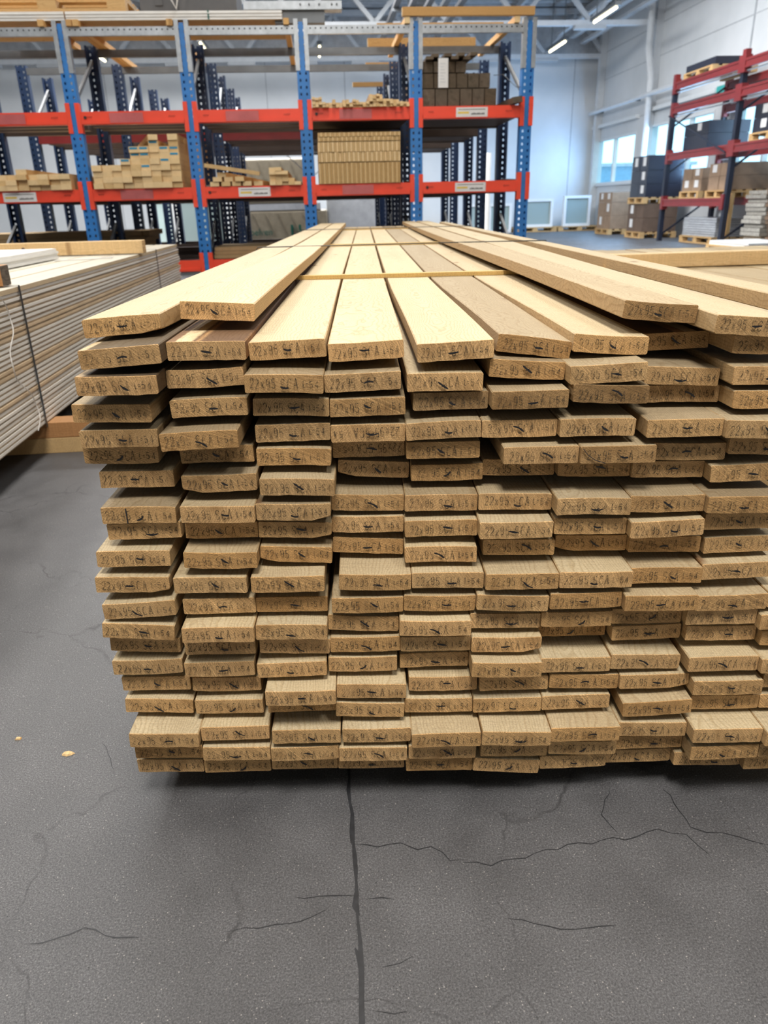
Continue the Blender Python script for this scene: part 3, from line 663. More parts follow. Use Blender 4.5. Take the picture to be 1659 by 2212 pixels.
def mark_mesh(seed):
    r = random.Random(seed); mb = MB(); L = r.uniform(.009, .0155); a = rad(r.choice([-28, -20, -35, -10, 5, 12, -45, 35, -2]))
    n = 7; k0 = r.uniform(-.0012, .0012); P = []
    for i in range(n+1):
        t = i/n-.5; x = t*L; z = k0*math.cos(math.pi*t)*1.5
        P.append((x*math.cos(a)-z*math.sin(a), x*math.sin(a)+z*math.cos(a), (.0014 if i else .0008)*(1.15-abs(t))*r.uniform(.6, 1.1)))
    for (x, z, w_), (x2, z2, w2) in zip(P, P[1:]):
        d = Vector((x2-x, 0, z2-z)).normalized(); s = Vector((-d.z, 0, d.x))
        p, q = Vector((x, 0, z)), Vector((x2, 0, z2)); mb.quad([p-s*w_, q-s*w2, q+s*w2, p+s*w_])
    if r.random() < .35:
        mb.bar((-.002, 0, -.002), (.003, 0, .001), .0007)
    return mb.mesh('pen_mark', [M['black']])
MARKS = [mark_mesh(50+k) for k in range(14)]

def board_mesh(X0, Z0, tilt, Xb, Zb, L, w, seed, cup, bend=1.0, chip=0, ys=0.0, frontlift=0.0):
    r = random.Random(seed); mb = MB(); c = .0013; hw = w/2; t = BT
    cs = []
    for i in range(9): cs.append((-hw+c+(2*hw-2*c)*i/8, t))
    cs += [(hw, t-c), (hw, c)]
    for i in range(8, -1, -1): cs.append((-hw+c+(2*hw-2*c)*i/8, 0.0))
    cs += [(-hw, c), (-hw, t-c)]
    n = len(cs)
    S = [0, .0012, .02, .06, .14, .25, .4, .6, .85, 1.2, 2.0, 3.2, L]
    j0 = [(r.uniform(-.0004, .0004), r.uniform(-.0006, .0003)) for _ in cs]
    wav = r.uniform(0, 6)
    for si, s in enumerate(S):
        k = min(1, s/.85*bend); k = k*k*(3-2*k)
        x = Xb*k; z = Zb*k; th = -tilt*(1-k)
        cu = cup*(1-k*.7)
        for q, (a, b) in enumerate(cs):
            jx, jz = j0[q]; fall = 1 if si < 2 else (.5 if si < 3 else 0)
            aa = a+jx*fall; bb = b+cu*((2*a/w)**2-.45)+(jz*fall if b < t/2 else jz*.3*fall)
            if chip and a*chip > hw*.55 and si < 4: # broken corner
                kk = (abs(a)/hw-.55)/.45; bb = bb+(kk*.006*(1-si/4) if b < t/2 else 0)
            if si == 0: aa *= .994; bb = t/2+(bb-t/2)*.97
            X = x+aa*math.cos(th)-bb*math.sin(th)*-1*0+ (bb-t/2)*math.sin(th); Z = z+t/2-aa*math.sin(th)+(bb-t/2)*math.cos(th)
            mb.v.append((X, s+ys*a*(1 if si < 3 else 0), Z))
    for si in range(len(S)-1):
        for q in range(n):
            q2 = (q+1) % n; a = si*n; b = a+n
            mb.f.append((a+q2, a+q, b+q, b+q2)); mb.m.append(1 if si == 0 else 0)
    # end faces as quads between top and bottom points so the cupped section stays clean
    def cap(base, flip, m_):
        for i in range(8):
            f = (base+i, base+i+1, base+19-i-1, base+19-i)
            mb.f.append(f[::-1] if flip else f); mb.m.append(m_)
        for f in ((base+8, base+9, base+10, base+11), (base+0, base+19, base+20, base+21)):
            mb.f.append(f[::-1] if flip else f); mb.m.append(m_)
    cap(0, True, 1); cap((len(S)-1)*n, False, 1)
    return mb
WORDS = {0: 'pale honey', 1: 'honey-brown', 2: 'golden', 3: 'sandy', 4: 'amber'}
for (L, c, X, Y, Z, tl) in BOARDS:
    r = random.Random(L*31+c*7)
    tone, note = NOTE.get((L, c), (max(0, r.gauss(.10, .10)), None))
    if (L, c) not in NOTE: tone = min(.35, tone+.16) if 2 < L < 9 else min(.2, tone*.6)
    z0 = Z-BT; xb = BACKX(c)-X; zb = TOP(L)+.0 - Z
    bend = 1.0
    if L == 1: xb = {1: -.2895, 2: -.188, 8: .345, 9: .455}[c]-X; zb = 0.659-Z; bend = {1: .5, 2: .45, 8: .30, 9: .35}[c]
    if L == 2 and 3 <= c <= 7: xb = {3: -.103, 4: -.005, 5: .0955, 6: .194, 7: .2925}[c]-X
    cup = r.uniform(-.0002, .0013)*(-1 if r.random() < .3 else 1)
    tl = max(-.14, min(.075, tl*.85))
    o_d = {3: .75, 4: .75, 5: .7, 6: .6, 7: .6, 8: .7, 9: .3, 10: .25, 11: .2, 12: .3, 13: .15}.get(L, .08 if L > 2 else 0)*r.uniform(.6, 1.15)  # amount of top greying, strongest in the upper layers
    chip = {(7, 2): -1, (8, 3): 1, (10, 3): -1, (10, 7): -1, (14, 6): 1, (11, 1): 1, (9, 3): 1, (16, 8): 1, (7, 4): -1, (1, 1): 1}.get((L, c), 0)
    mb = board_mesh(X, z0, tl, xb, zb, 5.35-(Y-.86)+r.uniform(-.02, .02), BWD, L*100+c, cup, bend, chip=chip, ys=r.uniform(-.02, .02) if L > 1 else .02)
    lb = note or '%s sawn board end, %s from the left in the %s layer down' % (WORDS[r.randrange(5)], ORD[c], ORD[L])
    o = mk('sawn_board', mb, [{(2, 1): 'stripes_left', (3, 1): 'stripes_left', (2, 2): 'stripes_mid', (2, 8): 'stripes_right'}.get((L, c), 'face'), 'end'], loc=(X, Y, z0))
    for p in o.data.polygons: p.use_smooth = False
    tag(o, lb, 'board', 'sawn boards of the big stack'); o['etone'] = float(tone); o['tone'] = float(.45 if (L, c) == (2, 6) else tone*.25); o['top_grey'] = float(o_d)
    flip = (L, c) in ((5, 4), (20, 7), (6, 4))
    st = link('stamp', STAMPS[r.randrange(6)], o, (r.uniform(-.0015, .002), -.0016-abs(.0), BT/2+r.uniform(-.001, .0012)-cup*.3), (0, -tl+(math.pi if flip else 0)+rad(r.uniform(-1, 1)), 0))
    pm = link('pen_mark', MARKS[r.randrange(14)], o, (r.uniform(-.004, .010), -.0024, BT/2+r.uniform(-.004, .002)), (0, -tl, 0))
    if (L, c) == (8, 1):
        q = MB(); q.box(-.0006, .0006, -.0012, 0, .001, .021); mk('end_crack', q, 'joint', o, (-.014, -.0012, 0))
    if (L, c) == (6, 7):
        q = MB(); P = [(-.044, .020), (-.038, .012), (-.028, .005), (-.016, .001)]
        for a, b in zip(P, P[1:]): q.bar((a[0], -.0014, a[1]), (b[0], -.0014, b[1]), .0008)
        mk('end_crack', q, 'joint', o)
# narrow edging board right of the top group
mb = board_mesh(.568, .634, 0, .0, 0, 4.95, .048, 999, 0)
o = mk('sawn_board', mb, ['face', 'end'], loc=(.570, .80, .636)); o['tone'] = .15
tag(o, 'narrow top board along the right edge of the stack, greyish with an orange side', 'board', 'sawn boards of the big stack')
# the next board beside it one layer down closes the top surface
# laths across the stack
def lath(Y, x0, x1, z, lb, grp, rise=0.0, w_=.022, t=.0085):
    q = MB(); n = 8
    q.box(x0, x1, -w_/2, w_/2, 0, t, ends=('x', 1))
    o = mk('lath', q, ['lath', 'end'], loc=(0, Y, z), rot=(0, rise, rad(-.6))); return tag(o, lb, 'lath', grp)
lath(1.77, -.36, .60, TOP(2)+.0005, 'thin pale lath across the top boards, nearest of the three', 'laths across the top of the stack')
lath(3.24, -.36, .60, TOP(2)+.0005, 'thin yellowish lath across the top boards, middle one of three', 'laths across the top of the stack')
lath(5.42, -.36, .60, TOP(2)+.0005, 'thin lath at the far end of the top boards', 'laths across the top of the stack')
for L in range(3, 21):
    for Y in (1.9, 4.6):
        lath(Y, -.35, .59, TOP(L)+.0003, 'pale lath between the %s and %s layers of the stack, %s one' % (ORD[L-1], ORD[L], 'nearer' if Y < 3 else 'farther'), 'laths inside the stack')
for k, Y in enumerate((1.25, 3.2, 5.2)):
    q = MB(); q.box(-.35, .58, -.05, .05, 0, .0445, ends=('x', 1))
    tag(mk('bearer', q, ['stock', 'end'], loc=(0, Y, 0)), ['timber bearer under the big stack near its front', 'timber bearer under the middle of the big stack', 'timber bearer under the far end of the big stack'][k], 'timber')
# strapping around the stack
for k, (Y, lb) in enumerate(((2.58, 'thin dark strap around the stack, nearer one'), (4.45, 'thin dark strap around the stack, farther one'))):
    z1 = .6612; x0, x1 = -.357, .600
    q = MB(); q.tube([(x1, 0, .041), (x1, 0, z1-.01), (x1-.006, 0, z1), (.33, 0, z1+.0008), (-.14, 0, z1), (x0+.006, 0, z1), (x0, 0, z1-.01), (x0, 0, .041), (x1, 0, .040)], .0017, 6)
    tag(mk('strap', q, 'strap', loc=(0, Y, 0), rot=(0, 0, rad(-1.2))), lb, 'strap', 'straps around the big stack')

# ------------------------------------------------------------------ strapped bundle of cladding on the left
UF = -.969
root = empty('cladding_bundle', B(UF, 1.2, 0), label='long strapped bundle of white-edged cladding boards left of the stack', cat='board bundle')
nrow = 29; pz = .0152
me1 = None
for k in range(nrow):
    r = random.Random(k); z = .11+k*pz; dv = r.uniform(-.03, .05); tan = k in (8, 13, 14, 20, 21, 26)
    q = MB(); L = 4.28
    q.box(-.14, -.0065, 0, L, .0005, pz-.0009, 1); q.box(-.0065, 0, 0, L, .0055, pz-.0012, 0); q.box(-.0065, -.003, 0, L, .0005, .0035, 1)
    o = mk('cladding_board', q, ['clad_tan' if tan else 'clad', 'clad_tan' if k % 3 else 'clad_core'], root, (r.uniform(-.0025, .001), dv, z))
    q = MB(); q.box(-.98, -.143, 0, L, .0005, pz-.0009); mk('core_board', q, 'clad_core', root, (0, dv*.5, z))
zt = .11+nrow*pz
for k in range(7):
    q = MB(); r = random.Random(k+90); q.box(-.1385, 0, 0, 4.3, 0, .0145)
    q.box(-.1385, -.134, 0, 4.3, .0145, .0165)
    o = mk('top_cladding_board', q, 'clad_top', root, (-k*.1405, r.uniform(-.05, .05), zt))
for k, (v, lb) in enumerate(((1.36, 0), (3.55, 0))):
    q = MB(); z1 = zt+.0185
    q.rib([(.001, 0, .10), (.001, .0, z1), (-.99, 0, z1)], .013, [(1, 0, 0), (0, 0, 1)]); mk('strap', q, 'strap', root, (.0015, v, 0))
# white cord running down the side in loops
pts = []; r = random.Random(5)
for k in range(30):
    t = k/29; pts.append((.006+.003*math.sin(k), .1*t+.05*math.sin(t*9.4), zt+.012-t*(zt-.10)))
q = MB(); q.tube(pts, .0018, 5); mk('cord', q, 'twine', root, (0, 1.17, 0))
q = MB(); q.tube([(-.28, 2.6, zt+.021), (-.12, 2.66, zt+.022), (-.05, 2.72, zt+.022), (-.06, 2.8, zt+.021)], .003, 5); mk('cord_end', q, 'twine', root, (0, 0, 0))
# bearers under the bundle, reaching over to the stack
for k, (lb, mt, z, e) in enumerate((('pale timber bearer on the floor under the cladding bundle', 'stock', 0, .62), ('reddish timber bearer laid on the pale one under the cladding bundle', 'redwood', .0553, .60))):
    q = MB(); q.box(-1.0, e, -.045, .045, 0, .0545, ends=('x', 1)); o = mk('timber_bearer', q, [mt, 'end'], loc=B(UF, 2.62, z), rot=(0, 0, AL+rad(1.2))); bevel(o, .002); tag(o, lb, 'timber')
    q = MB(); q.box(-1.0, .02, -.045, .045, 0, .0545, ends=('x', 1)); o = mk('timber_bearer', q, [mt, 'end'], loc=B(UF, 4.9, z), rot=(0, 0, AL)); tag(o, lb.replace('under', 'under the far end of'), 'timber')
# second tier of panels on the bundle
root = empty('panel_tier', B(-1.30, 1.4, zt+.0195), label='short tier of white panels lying on top of the cladding bundle', cat='board bundle')
for k in range(4):
    q = MB(); r = random.Random(k); q.box(-.9, 0, 0, 2.62, 0, .0105); q.box(-.9, -.004, 0, 2.62, .0105, .0118)
    mk('panel', q, 'clad_white', root, (r.uniform(-.006, .0), r.uniform(-.02, .02), k*.012))
q = MB(); q.rib([(.004, 1.25, 0), (.004, 1.25, .052), (-.9, 1.25, .052)], .012, [(1, 0, 0), (0, 0, 1)]); mk('tie', q, 'twine', root)
# timbers lying across the bundle
q = MB(); q.box(-2.4, 0, -.04, .04, 0, .066, ends=('x', 1))
o = mk('pine_timber', q, ['pine', 'end'], loc=B(-.945, 4.35, zt+.019), rot=(0, 0, AL)); bevel(o, .003)
tag(o, 'long pine timber with a dark knot lying across the cladding bundle', 'timber')
q = MB(); q.tube([(-.62, -.0405, .034), (-.62, -.0425, .034)], .011, 12); mk('knot', q, 'slab', o)
q = MB(); q.box(-.27, 0, -.035, .035, 0, .062, ends=('x', 1))
o = mk('pine_timber', q, ['redwood', 'oldend'], loc=B(-1.0, 2.56, zt+.019), rot=(0, 0, AL)); bevel(o, .003)
tag(o, 'short dark-ended timber under the strap at the left edge', 'timber')

# ------------------------------------------------------------------ pale board stack on the right
root = empty('pale_board_stack', B(.98, 1.3, 0), label='low stack of pale boards with a pine beam across, right of the big stack', cat='board bundle')
for k in range(15):
    for L in range(3):
        if L < 2 and k > 0: continue
        r = random.Random(k*9+L)
        q = MB(); x = k*.148
        if L == 2: q.box(x, x+.144, 0, 4.1, 0, .022, ends=('y', 1)); o = mk('pale_board', q, ['face', 'end'], root, (0, r.uniform(-.04, .04), .428+r.uniform(-.003, .002)), (0, 0, rad(r.uniform(-.12, .12))))
q = MB()
for L in range(12): q.box(.0, 2.2, 0, 4.1, .07+L*.0296, .07+L*.0296+.026)
mk('board_layers', q, 'face', root)
q = MB(); q.box(0, 2.2, .5, .6, 0, .07).box(0, 2.2, 3.4, 3.5, 0, .07); mk('bearers', q, 'stock', root)
q = MB(); q.box(-.05, 3.2, -.045, .045, 0, .068, ends=('x', 1))
o = mk('pine_beam', q, ['pine', 'end'], loc=B(.98, 3.88, .454), rot=(0, 0, AL)); bevel(o, .003)
tag(o, 'pale pine beam lying across the boards at the right', 'timber')

# ------------------------------------------------------------------ blue and red racking behind the stack
UC = [-2.88, -1.94, -1.0, -.058, .872, 1.815]
def post_mesh(h, mats, seed=0):
    """perforated upright: front web with two rows of slots, two flanges"""
    q = MB(); W = .050; d = .075; p = .05
    q.box(-W, -.032, 0, .003, 0, h).box(-.017, .017, 0, .003, 0, h).box(.032, W, 0, .003, 0, h)
    z = 0
    while z < h:
        z1 = min(h, z+.030)
        q.box(-.032, -.017, 0, .003, z, z1); q.box(.017, .032, 0, .003, z, z1); z += p
    q.box(-W, -W+.003, .003, d, 0, h); q.box(W-.003, W, .003, d, 0, h)
    q.box(-W, -.028, d, d+.003, 0, h); q.box(.028, W, d, d+.003, 0, h)
    return q.mesh('post', [M[x] for x in mats])
PM = {k: post_mesh(2.15, [k]) for k in ('blue', 'navy')}
def beam_mb(L, h=.095):
    q = MB(); q.box(0, L, 0, .045, -h/2, h/2).box(0, L, -.006, 0, -h/2+.004, -h/2+.03); return q
def conn_mesh():
    q = MB(); q.box(-.052, -.020, -.008, -.002, -.11, .11).box(.020, .052, -.008, -.002, -.11, .11)
    q.box(-.056, -.052, -.008, .05, -.11, .11).box(.052, .056, -.008, .05, -.11, .11); return q.mesh('connector', [M['red']])
CONN = conn_mesh()
q = MB(); q.box(-.053, -.022, -.006, -.001, -.17, .19).box(.022, .053, -.006, -.001, -.17, .19); q.box(-.056, -.053, -.006, .05, -.17, .19).box(.053, .056, -.006, .05, -.17, .19)
BRK = q.mesh('top_bracket', [M['galv']])
q = MB()
for k in range(21): q.tube([(.045+k*.042, -.0012, 0), (.045+k*.042, -.0004, 0)], .0065, 6)
HOLES = q.mesh('punched_holes', [M['hole']])
ZB = (.91, 1.49)
def name_mid(front, va, j, i): return va < 9 and j == 2 and i < 3
def rack(name, lb, va, vb, front, tops=2):
    root = empty(name, B(0, va, 0), label=lb, cat='rack', group='blue and red racks')
    for u in UC:
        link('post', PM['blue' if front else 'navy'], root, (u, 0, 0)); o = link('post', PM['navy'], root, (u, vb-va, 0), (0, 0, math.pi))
        # frame braces
        for z in (.25, .95, 1.6):
            q = MB(); q.bar((u, .08, z), (u, vb-va-.08, z+.42 if (z != .95) else z-.42+.45), .022, .03); mk('brace', q, 'brace', root)
    for i in range(len(UC)-1):
        a, b = UC[i]+.052, UC[i+1]-.052; L = b-a
        for j, z in enumerate((.32,)+ZB):
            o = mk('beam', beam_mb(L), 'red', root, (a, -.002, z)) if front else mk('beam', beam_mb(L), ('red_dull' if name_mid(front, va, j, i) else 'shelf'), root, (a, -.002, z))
            if front and j:
                paper = (i, j) in ((0, 1), (2, 1), (4, 1), (4, 2))
                s = MB(); x = L*(.28 if not paper else .34)
                if (i, j) == (0, 1): x = L*.25
                s.box(x, x+.27, -.0085, -.0062, -.036, .036)
                o2 = mk('beam_label', s, 'paper' if paper else 'redfilm', o)
                if paper:
                    s = MB(); s.box(x+.015, x+.11, -.0092, -.0087, -.012, .004); mk('price_strip', s, 'yellow', o2)
                    s = MB()
                    for t in range(9): s.box(x+.13+t*.013, x+.139+t*.013, -.0092, -.0087, -.020, -.006-.004*(t % 3 == 0))
                    s.box(x+.02, x+.25, -.0092, -.0087, .018, .022); mk('print', s, 'black', o2)
                s = MB()
                for t in range(4): s.bar((L*.85+t*.014, -.0068, .0), (L*.85+t*.014+.008, -.0068, .012), .004, .002)
                if (i+j) % 2: s.tube([(.04, -.0062, .004), (.04, -.011, .004)], .012, 8)
                for t in range(4): s.bar((.05+t*.012, -.0068, .002), (.058+t*.012, -.0068, .012), .004, .002)
                mk('marker_scribble', s, 'black', o)
            q = beam_mb(L); mk('beam', q, 'shelf', root, (b, vb-va+.002, z), (0, 0, math.pi))
            # shelf boards that run along the bay
            n = 4 if (j < 2 or i > 2) else 3
            for k in range(n):
                wdt = (vb-va-.14)/4*(.97 if n == 4 else .62); y0 = .06+k*(vb-va-.14)/n
                s = MB(); s.box(a-.0, b+.0, y0, y0+wdt, z-.035, z+.012); mk('shelf_board', s, 'shelf', root)
        # galvanised perforated beams along the top
        for y, mt in ((-.004, 'galv'), (vb-va-.03, 'galvdark'))[:tops]:
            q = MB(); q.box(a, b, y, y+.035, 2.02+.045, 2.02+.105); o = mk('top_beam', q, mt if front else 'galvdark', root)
            if front and y < 0: link('punched_holes', HOLES, o, (a-.02, y, 2.105))
    for u in UC:
        for z in (.32,)+ZB:
            if front: link('connector', CONN, root, (u, 0, z))
        if front: link('top_bracket', BRK, root, (u, 0, 1.98))
    return root
r1 = rack('storage_rack', 'front rack of bright blue posts and red beams behind the stack', 7.0, 7.93, True)
r2 = rack('storage_rack', 'middle rack of dark blue posts seen through the front rack', 8.8, 9.65, False, 1)
r3 = rack('storage_rack', 'rearmost rack of dark blue posts seen through the front rack', 10.55, 11.4, False, 0)
for a, b, n in (((-.95, 1.95), (-.1, 1.2), 0), ((.85, 1.95), (.0, 1.2), 0), ((-1.95, 1.9), (-2.85, 1.2), 0)):
    q = MB(); q.bar((a[0], .9, a[1]), (b[0], .9, b[1]), .05, .012); mk('cross_brace', q, 'galv', r3)

# ---- goods on the racks: every timber of a pile is a thing of its own
def timber_mesh(w_, h, L, face='stock', end='stock_end'):
    q = MB(); q.box(-w_/2, w_/2, 0, L, 0, h, ends=('y', 1)); return q.mesh('timber', [M[face], M[end]])
def pile(name, u0, z0, v0, wid, hgt, heights, L, lb, grp, cat, mesh, jx=.003, jv=.03, gap=.001, seed=1, skip=(), zcap=9):
    r = random.Random(seed); out = []
    for c, n in enumerate(heights):
        for k in range(n):
            if (c, k) in skip: continue
            o = bpy.data.objects.new(name, mesh); COL.objects.link(o)
            o.location = B(u0+(c+.5)*(wid+gap)+(r.uniform(-jx, jx) if jx else 0), v0+r.uniform(-jv, jv), z0+k*(hgt+.0006)); o.rotation_euler = (0, 0, AL)
            tag(o, lb % (ORD[c+1], ORD[k+1]), cat, grp); out.append((c, k, o))
    return out
ZS = .9585
tA = timber_mesh(.086, .040, 2.4)
pile('sawn_timber', -2.82, ZS, 6.97, .086, .040, [3, 2, 3, 3, 4, 3, 3, 3, 3], 2.4, 'sawn timber end in the far left low pile, %s column, %s from the bottom', 'timbers in the left low pile', 'timber', tA, 0)
tB = timber_mesh(.080, .042, 2.4)
pb = pile('sawn_timber', -1.855, ZS, 6.97, .080, .0445, [4, 4, 4, 5, 7, 7, 8, 7, 9], 2.4, 'sawn timber end in the stepped pile, %s column, %s from the bottom', 'timbers in the stepped pile', 'timber', timber_mesh(.080, .0445, 2.4), 0, .02)
q = MB(); q.box(-.034, .030, -.0015, 0, .024, .040); BP = q.mesh('paint_mark', [M['bluepaint']])
for c, k, o in pb:
    if (c, k) in ((3, 4), (4, 6), (5, 6), (6, 7), (5, 3), (5, 5), (7, 6), (8, 6), (8, 5), (7, 4), (4, 5)):
        link('paint_mark', BP, o, (0, 0, 0))
o = link('sawn_timber', timber_mesh(.075, .04, 1.2), None, B(-1.32, 6.95, ZS+8*.0451+.001), (0, 0, AL+rad(16))); tag(o, 'loose timber lying askew on top of the stepped pile', 'timber')
tC = timber_mesh(.075, .035, 1.6)
r = random.Random(11)
for k in range(9):
    row, c = (0, k) if k < 5 else ((1, k-5) if k < 8 else (2, 0))
    o = link('loose_batten', tC, None, B(-.86+c*.092+row*.03+r.uniform(-.003, .003), 6.96+r.uniform(0, .05), ZS+.001+row*.0365), (0, 0, AL+rad(-5)))
    tag(o, 'batten in the untidy heap on the third bay low shelf, %s from left' % ORD[k+1], 'batten', 'battens in the untidy heap')
tS = MB(); tS.box(0, .46, 0, .06, 0, .03, ends=('x', 1))
o = mk('sloping_batten', tS, ['stock', 'stock_end'], None, B(-.93, 6.955, ZS+.150), (0, rad(9), AL)); tag(o, 'batten sloping down over the untidy heap in the third bay', 'batten')
pile('short_batten', -.392, ZS, 6.97, .052, .027, [5, 5, 4, 2, 1], 1.2, 'batten end in the small third-bay pile, %s column, %s from the bottom', 'battens in the small right pile', 'batten', timber_mesh(.052, .027, 1.2), 0)
# fourth bay: three strapped bundles of slats
for k, (z, hgt, rows, off) in enumerate(((ZS, .165, 1, .0), (ZS+.169, .155, 2, .004), (ZS+.328, .068, 2, .01))):
    lb = ['lowest of three bundles of upright slats in the fourth rack bay', 'middle bundle of upright slats in the fourth rack bay', 'top thin bundle of upright slats in the fourth rack bay'][k]
    root = empty('slat_bundle', B(.03+off*.5, 6.98, z), label=lb, cat='slat bundle', group='slat bundles in the fourth bay')
    q = MB(); r = random.Random(k); n = 36; pw = .70/n
    for i in range(n):
        for j in range(rows):
            y0 = r.uniform(-.006, .006); hh = hgt/rows
            q.box(i*pw+.0010, (i+1)*pw-.0016, y0, 2.4, j*hh+.0012, (j+1)*hh-.0018, ends=('y', 1+(i*7+j*3+k) % 2))
    tag(mk('slats', q, ['stock', 'stock_end', 'stock_end2'], root), kind='stuff')
    q = MB(); q.rib([(-.001, .5, 0), (-.001, .5, hgt+.001), (.70, .5, hgt+.001)], .012, [(-1, 0, 0), (0, 0, 1)]); mk('bundle_strap', q, 'strap', root)
# fourth bay, upper shelf: heap of thin battens
ZM = 1.5385
tD = timber_mesh(.026, .018, 1.8, 'orange', 'stock_end')
r = random.Random(4)
for c in range(29):
    hgt = 2+(2 if c < 3 else 0)+(1 if c in (6, 9, 10, 12, 13) else 0)+(3 if 16 < c < 21 else 0)+(1 if 20 < c < 26 else 0)
    for k in range(hgt):
        o = link('thin_batten', tD, None, B(.015+c*.028, 6.98+r.uniform(-.05, .03), ZM+k*.0188), (0, 0, AL))
        tag(o, 'thin orange batten on the fourth bay upper shelf, %s column, %s from the bottom' % (ORD[c+1], ORD[k+1]), 'batten', 'thin battens on the upper shelf')
# fifth bay, upper shelf: old grey beams with a tag
for row, (n, z, x0, wd, h, v0) in enumerate(((6, ZM, .93, .105, .135, 7.02), (6, ZM+.138, .93, .096, .112, 7.04), (4, ZM+.253, .93, .093, .085, 7.05))):
    me = timber_mesh(wd-.008, h-.006, 1.6, 'oldwood', 'oldend')
    for k in range(n):
        o = link('old_beam', me, None, B(x0+(k+.5)*wd, v0, z), (0, 0, AL)); o['tone'] = .1
        tag(o, 'weathered dark beam end in the %s row of the old beam pile, %s from left' % (('bottom', 'middle', 'top')[row], ORD[k+1]), 'beam', 'weathered beams in the fifth bay')
r = random.Random(8)
for k in range(8):
    q = MB(); q.box(-.03, .03, 0, 1.3, 0, .022)
    o = mk('rough_slab', q, 'oldwood', None, B(.985+k*.052, 7.0+r.uniform(-.04, .05), ZM+.339+(k % 2)*.023), (rad(r.uniform(0, 1.5)), 0, AL+rad(r.uniform(-3, 3))))
    tag(o, 'rough weathered slab on top of the old beam pile, %s from left' % ORD[k+1], 'slab', 'rough slabs on the old beams')
root = MB(); root.box(-.042, .042, -.004, 0, 0, .215); o = mk('plastic_tag', root, 'paper', None, B(1.10, 7.008, ZM+.135), (0, 0, AL)); bevel(o, .012)
tag(o, 'white plastic tag hanging on the old beam pile', 'tag')
s = MB()
for t in range(7): s.box(-.026, .02-(t % 3)*.008, -.0052, -.0042, .04+t*.022, .046+t*.022)
mk('print', s, 'truss', o)
q = MB(); q.box(-.04, .04, 0, 1.1, 0, .045, ends=('y', 1)); o = mk('brown_plank', q, ['oldwood', 'oldend'], None, B(1.715, 6.90, ZM+.008), (0, rad(-8), AL+rad(3)))
tag(o, 'single brown plank leaning out beside the old beam pile', 'plank')
q = MB(); q.tube([(0, 0, 0), (.08, 0, .005), (.15, 0, -.05), (.2, 0, -.09), (.27, 0, -.085)], .003, 5)
o = mk('wire_end', q, 'brace', None, B(1.53, 7.03, ZM+.225), (0, 0, AL)); tag(o, 'loose wire sticking out of the old beam pile', 'wire')
# rack top: timber frame over the fifth bay
for a, b, nm, lb, mt in ((( .76, 6.96, 2.178, 1.84, .060, .05), 0, 'orange_timber', 'orange timber across the top of the fifth bay, nearest', 'orange'),
                      (( .60, 7.55, 2.178, 1.72, .065, .05), 0, 'orange_timber', 'orange timber across the top of the fifth bay, second row', 'orange'),
                      (( .56, 8.2, 2.178, 1.60, .070, .05), 0, 'orange_timber', 'orange timber across the top of the fifth bay, third row', 'orange'),
                      (( .60, 9.2, 2.152, .98, .05, .05), 0, 'orange_timber', 'short orange timber over the post rows behind the fourth bay', 'orange'),
                      (( .52, 10.56, 2.152, .95, .05, .05), 0, 'orange_timber', 'farthest short orange timber behind the fourth bay', 'orange')):
    u0, v, z, u1, h, d = a
    q = MB(); q.box(0, u1-u0, 0, d, 0, h, ends=('x', 1)); o = mk(nm, q, [mt, 'stock_end'], None, B(u0, v, z), (0, 0, AL)); tag(o, lb, 'timber')
for u, lb in ((.80, 'timber runner along the rack top at the left of the fifth bay'), (1.70, 'timber runner along the rack top at the right of the fifth bay')):
    q = MB(); q.box(-.022, .022, 0, 1.5, 0, .045, ends=('y', 1)); tag(mk('timber_runner', q, ['pine_v', 'stock_end'], None, B(u, 6.97, 2.1285), (0, 0, AL)), lb, 'timber')
# rack top: timber runners under the cladding
for k, (u, lb) in enumerate(((-2.07, 'first'), (-1.855, 'second'), (-1.805, 'third'), (-1.085, 'fourth'), (-.17, 'fifth'))):
    q = MB(); q.box(-.022, .022, 0, 2.2 if k else 1.0, 0, .043, ends=('y', 1)); tag(mk('timber_runner', q, ['pine_v', 'orange'], None, B(u, 6.965, 2.1265), (0, 0, AL)), '%s timber runner from the left under the white cladding on the rack top' % lb, 'timber', 'runners under the white cladding')
root = empty('white_cladding_bundle', B(-3.0, 7.02, 2.171), label='long strapped bundle of white cladding lying on the rack top', cat='board bundle')
for k in range(3):
    for j in range(2):
        q = MB(); a, b = (0, 1.105) if j == 0 else (1.115, 2.80)
        q.box(a, b, 0, .78, .0, .019, 1, ends=('y', 0)); q.box(a, b, -.003, .0, 0, .006, 0); mk('cladding_board', q, ['clad_white', 'stock'], root, (0, -k*.002, k*.0205+.001))
q = MB(); q.rib([(2.22, -.006, 0), (2.22, -.006, .064), (2.22, .78, .064)], .012, [(0, -1, 0), (0, 0, 1)]); mk('green_strap', q, 'green', root)
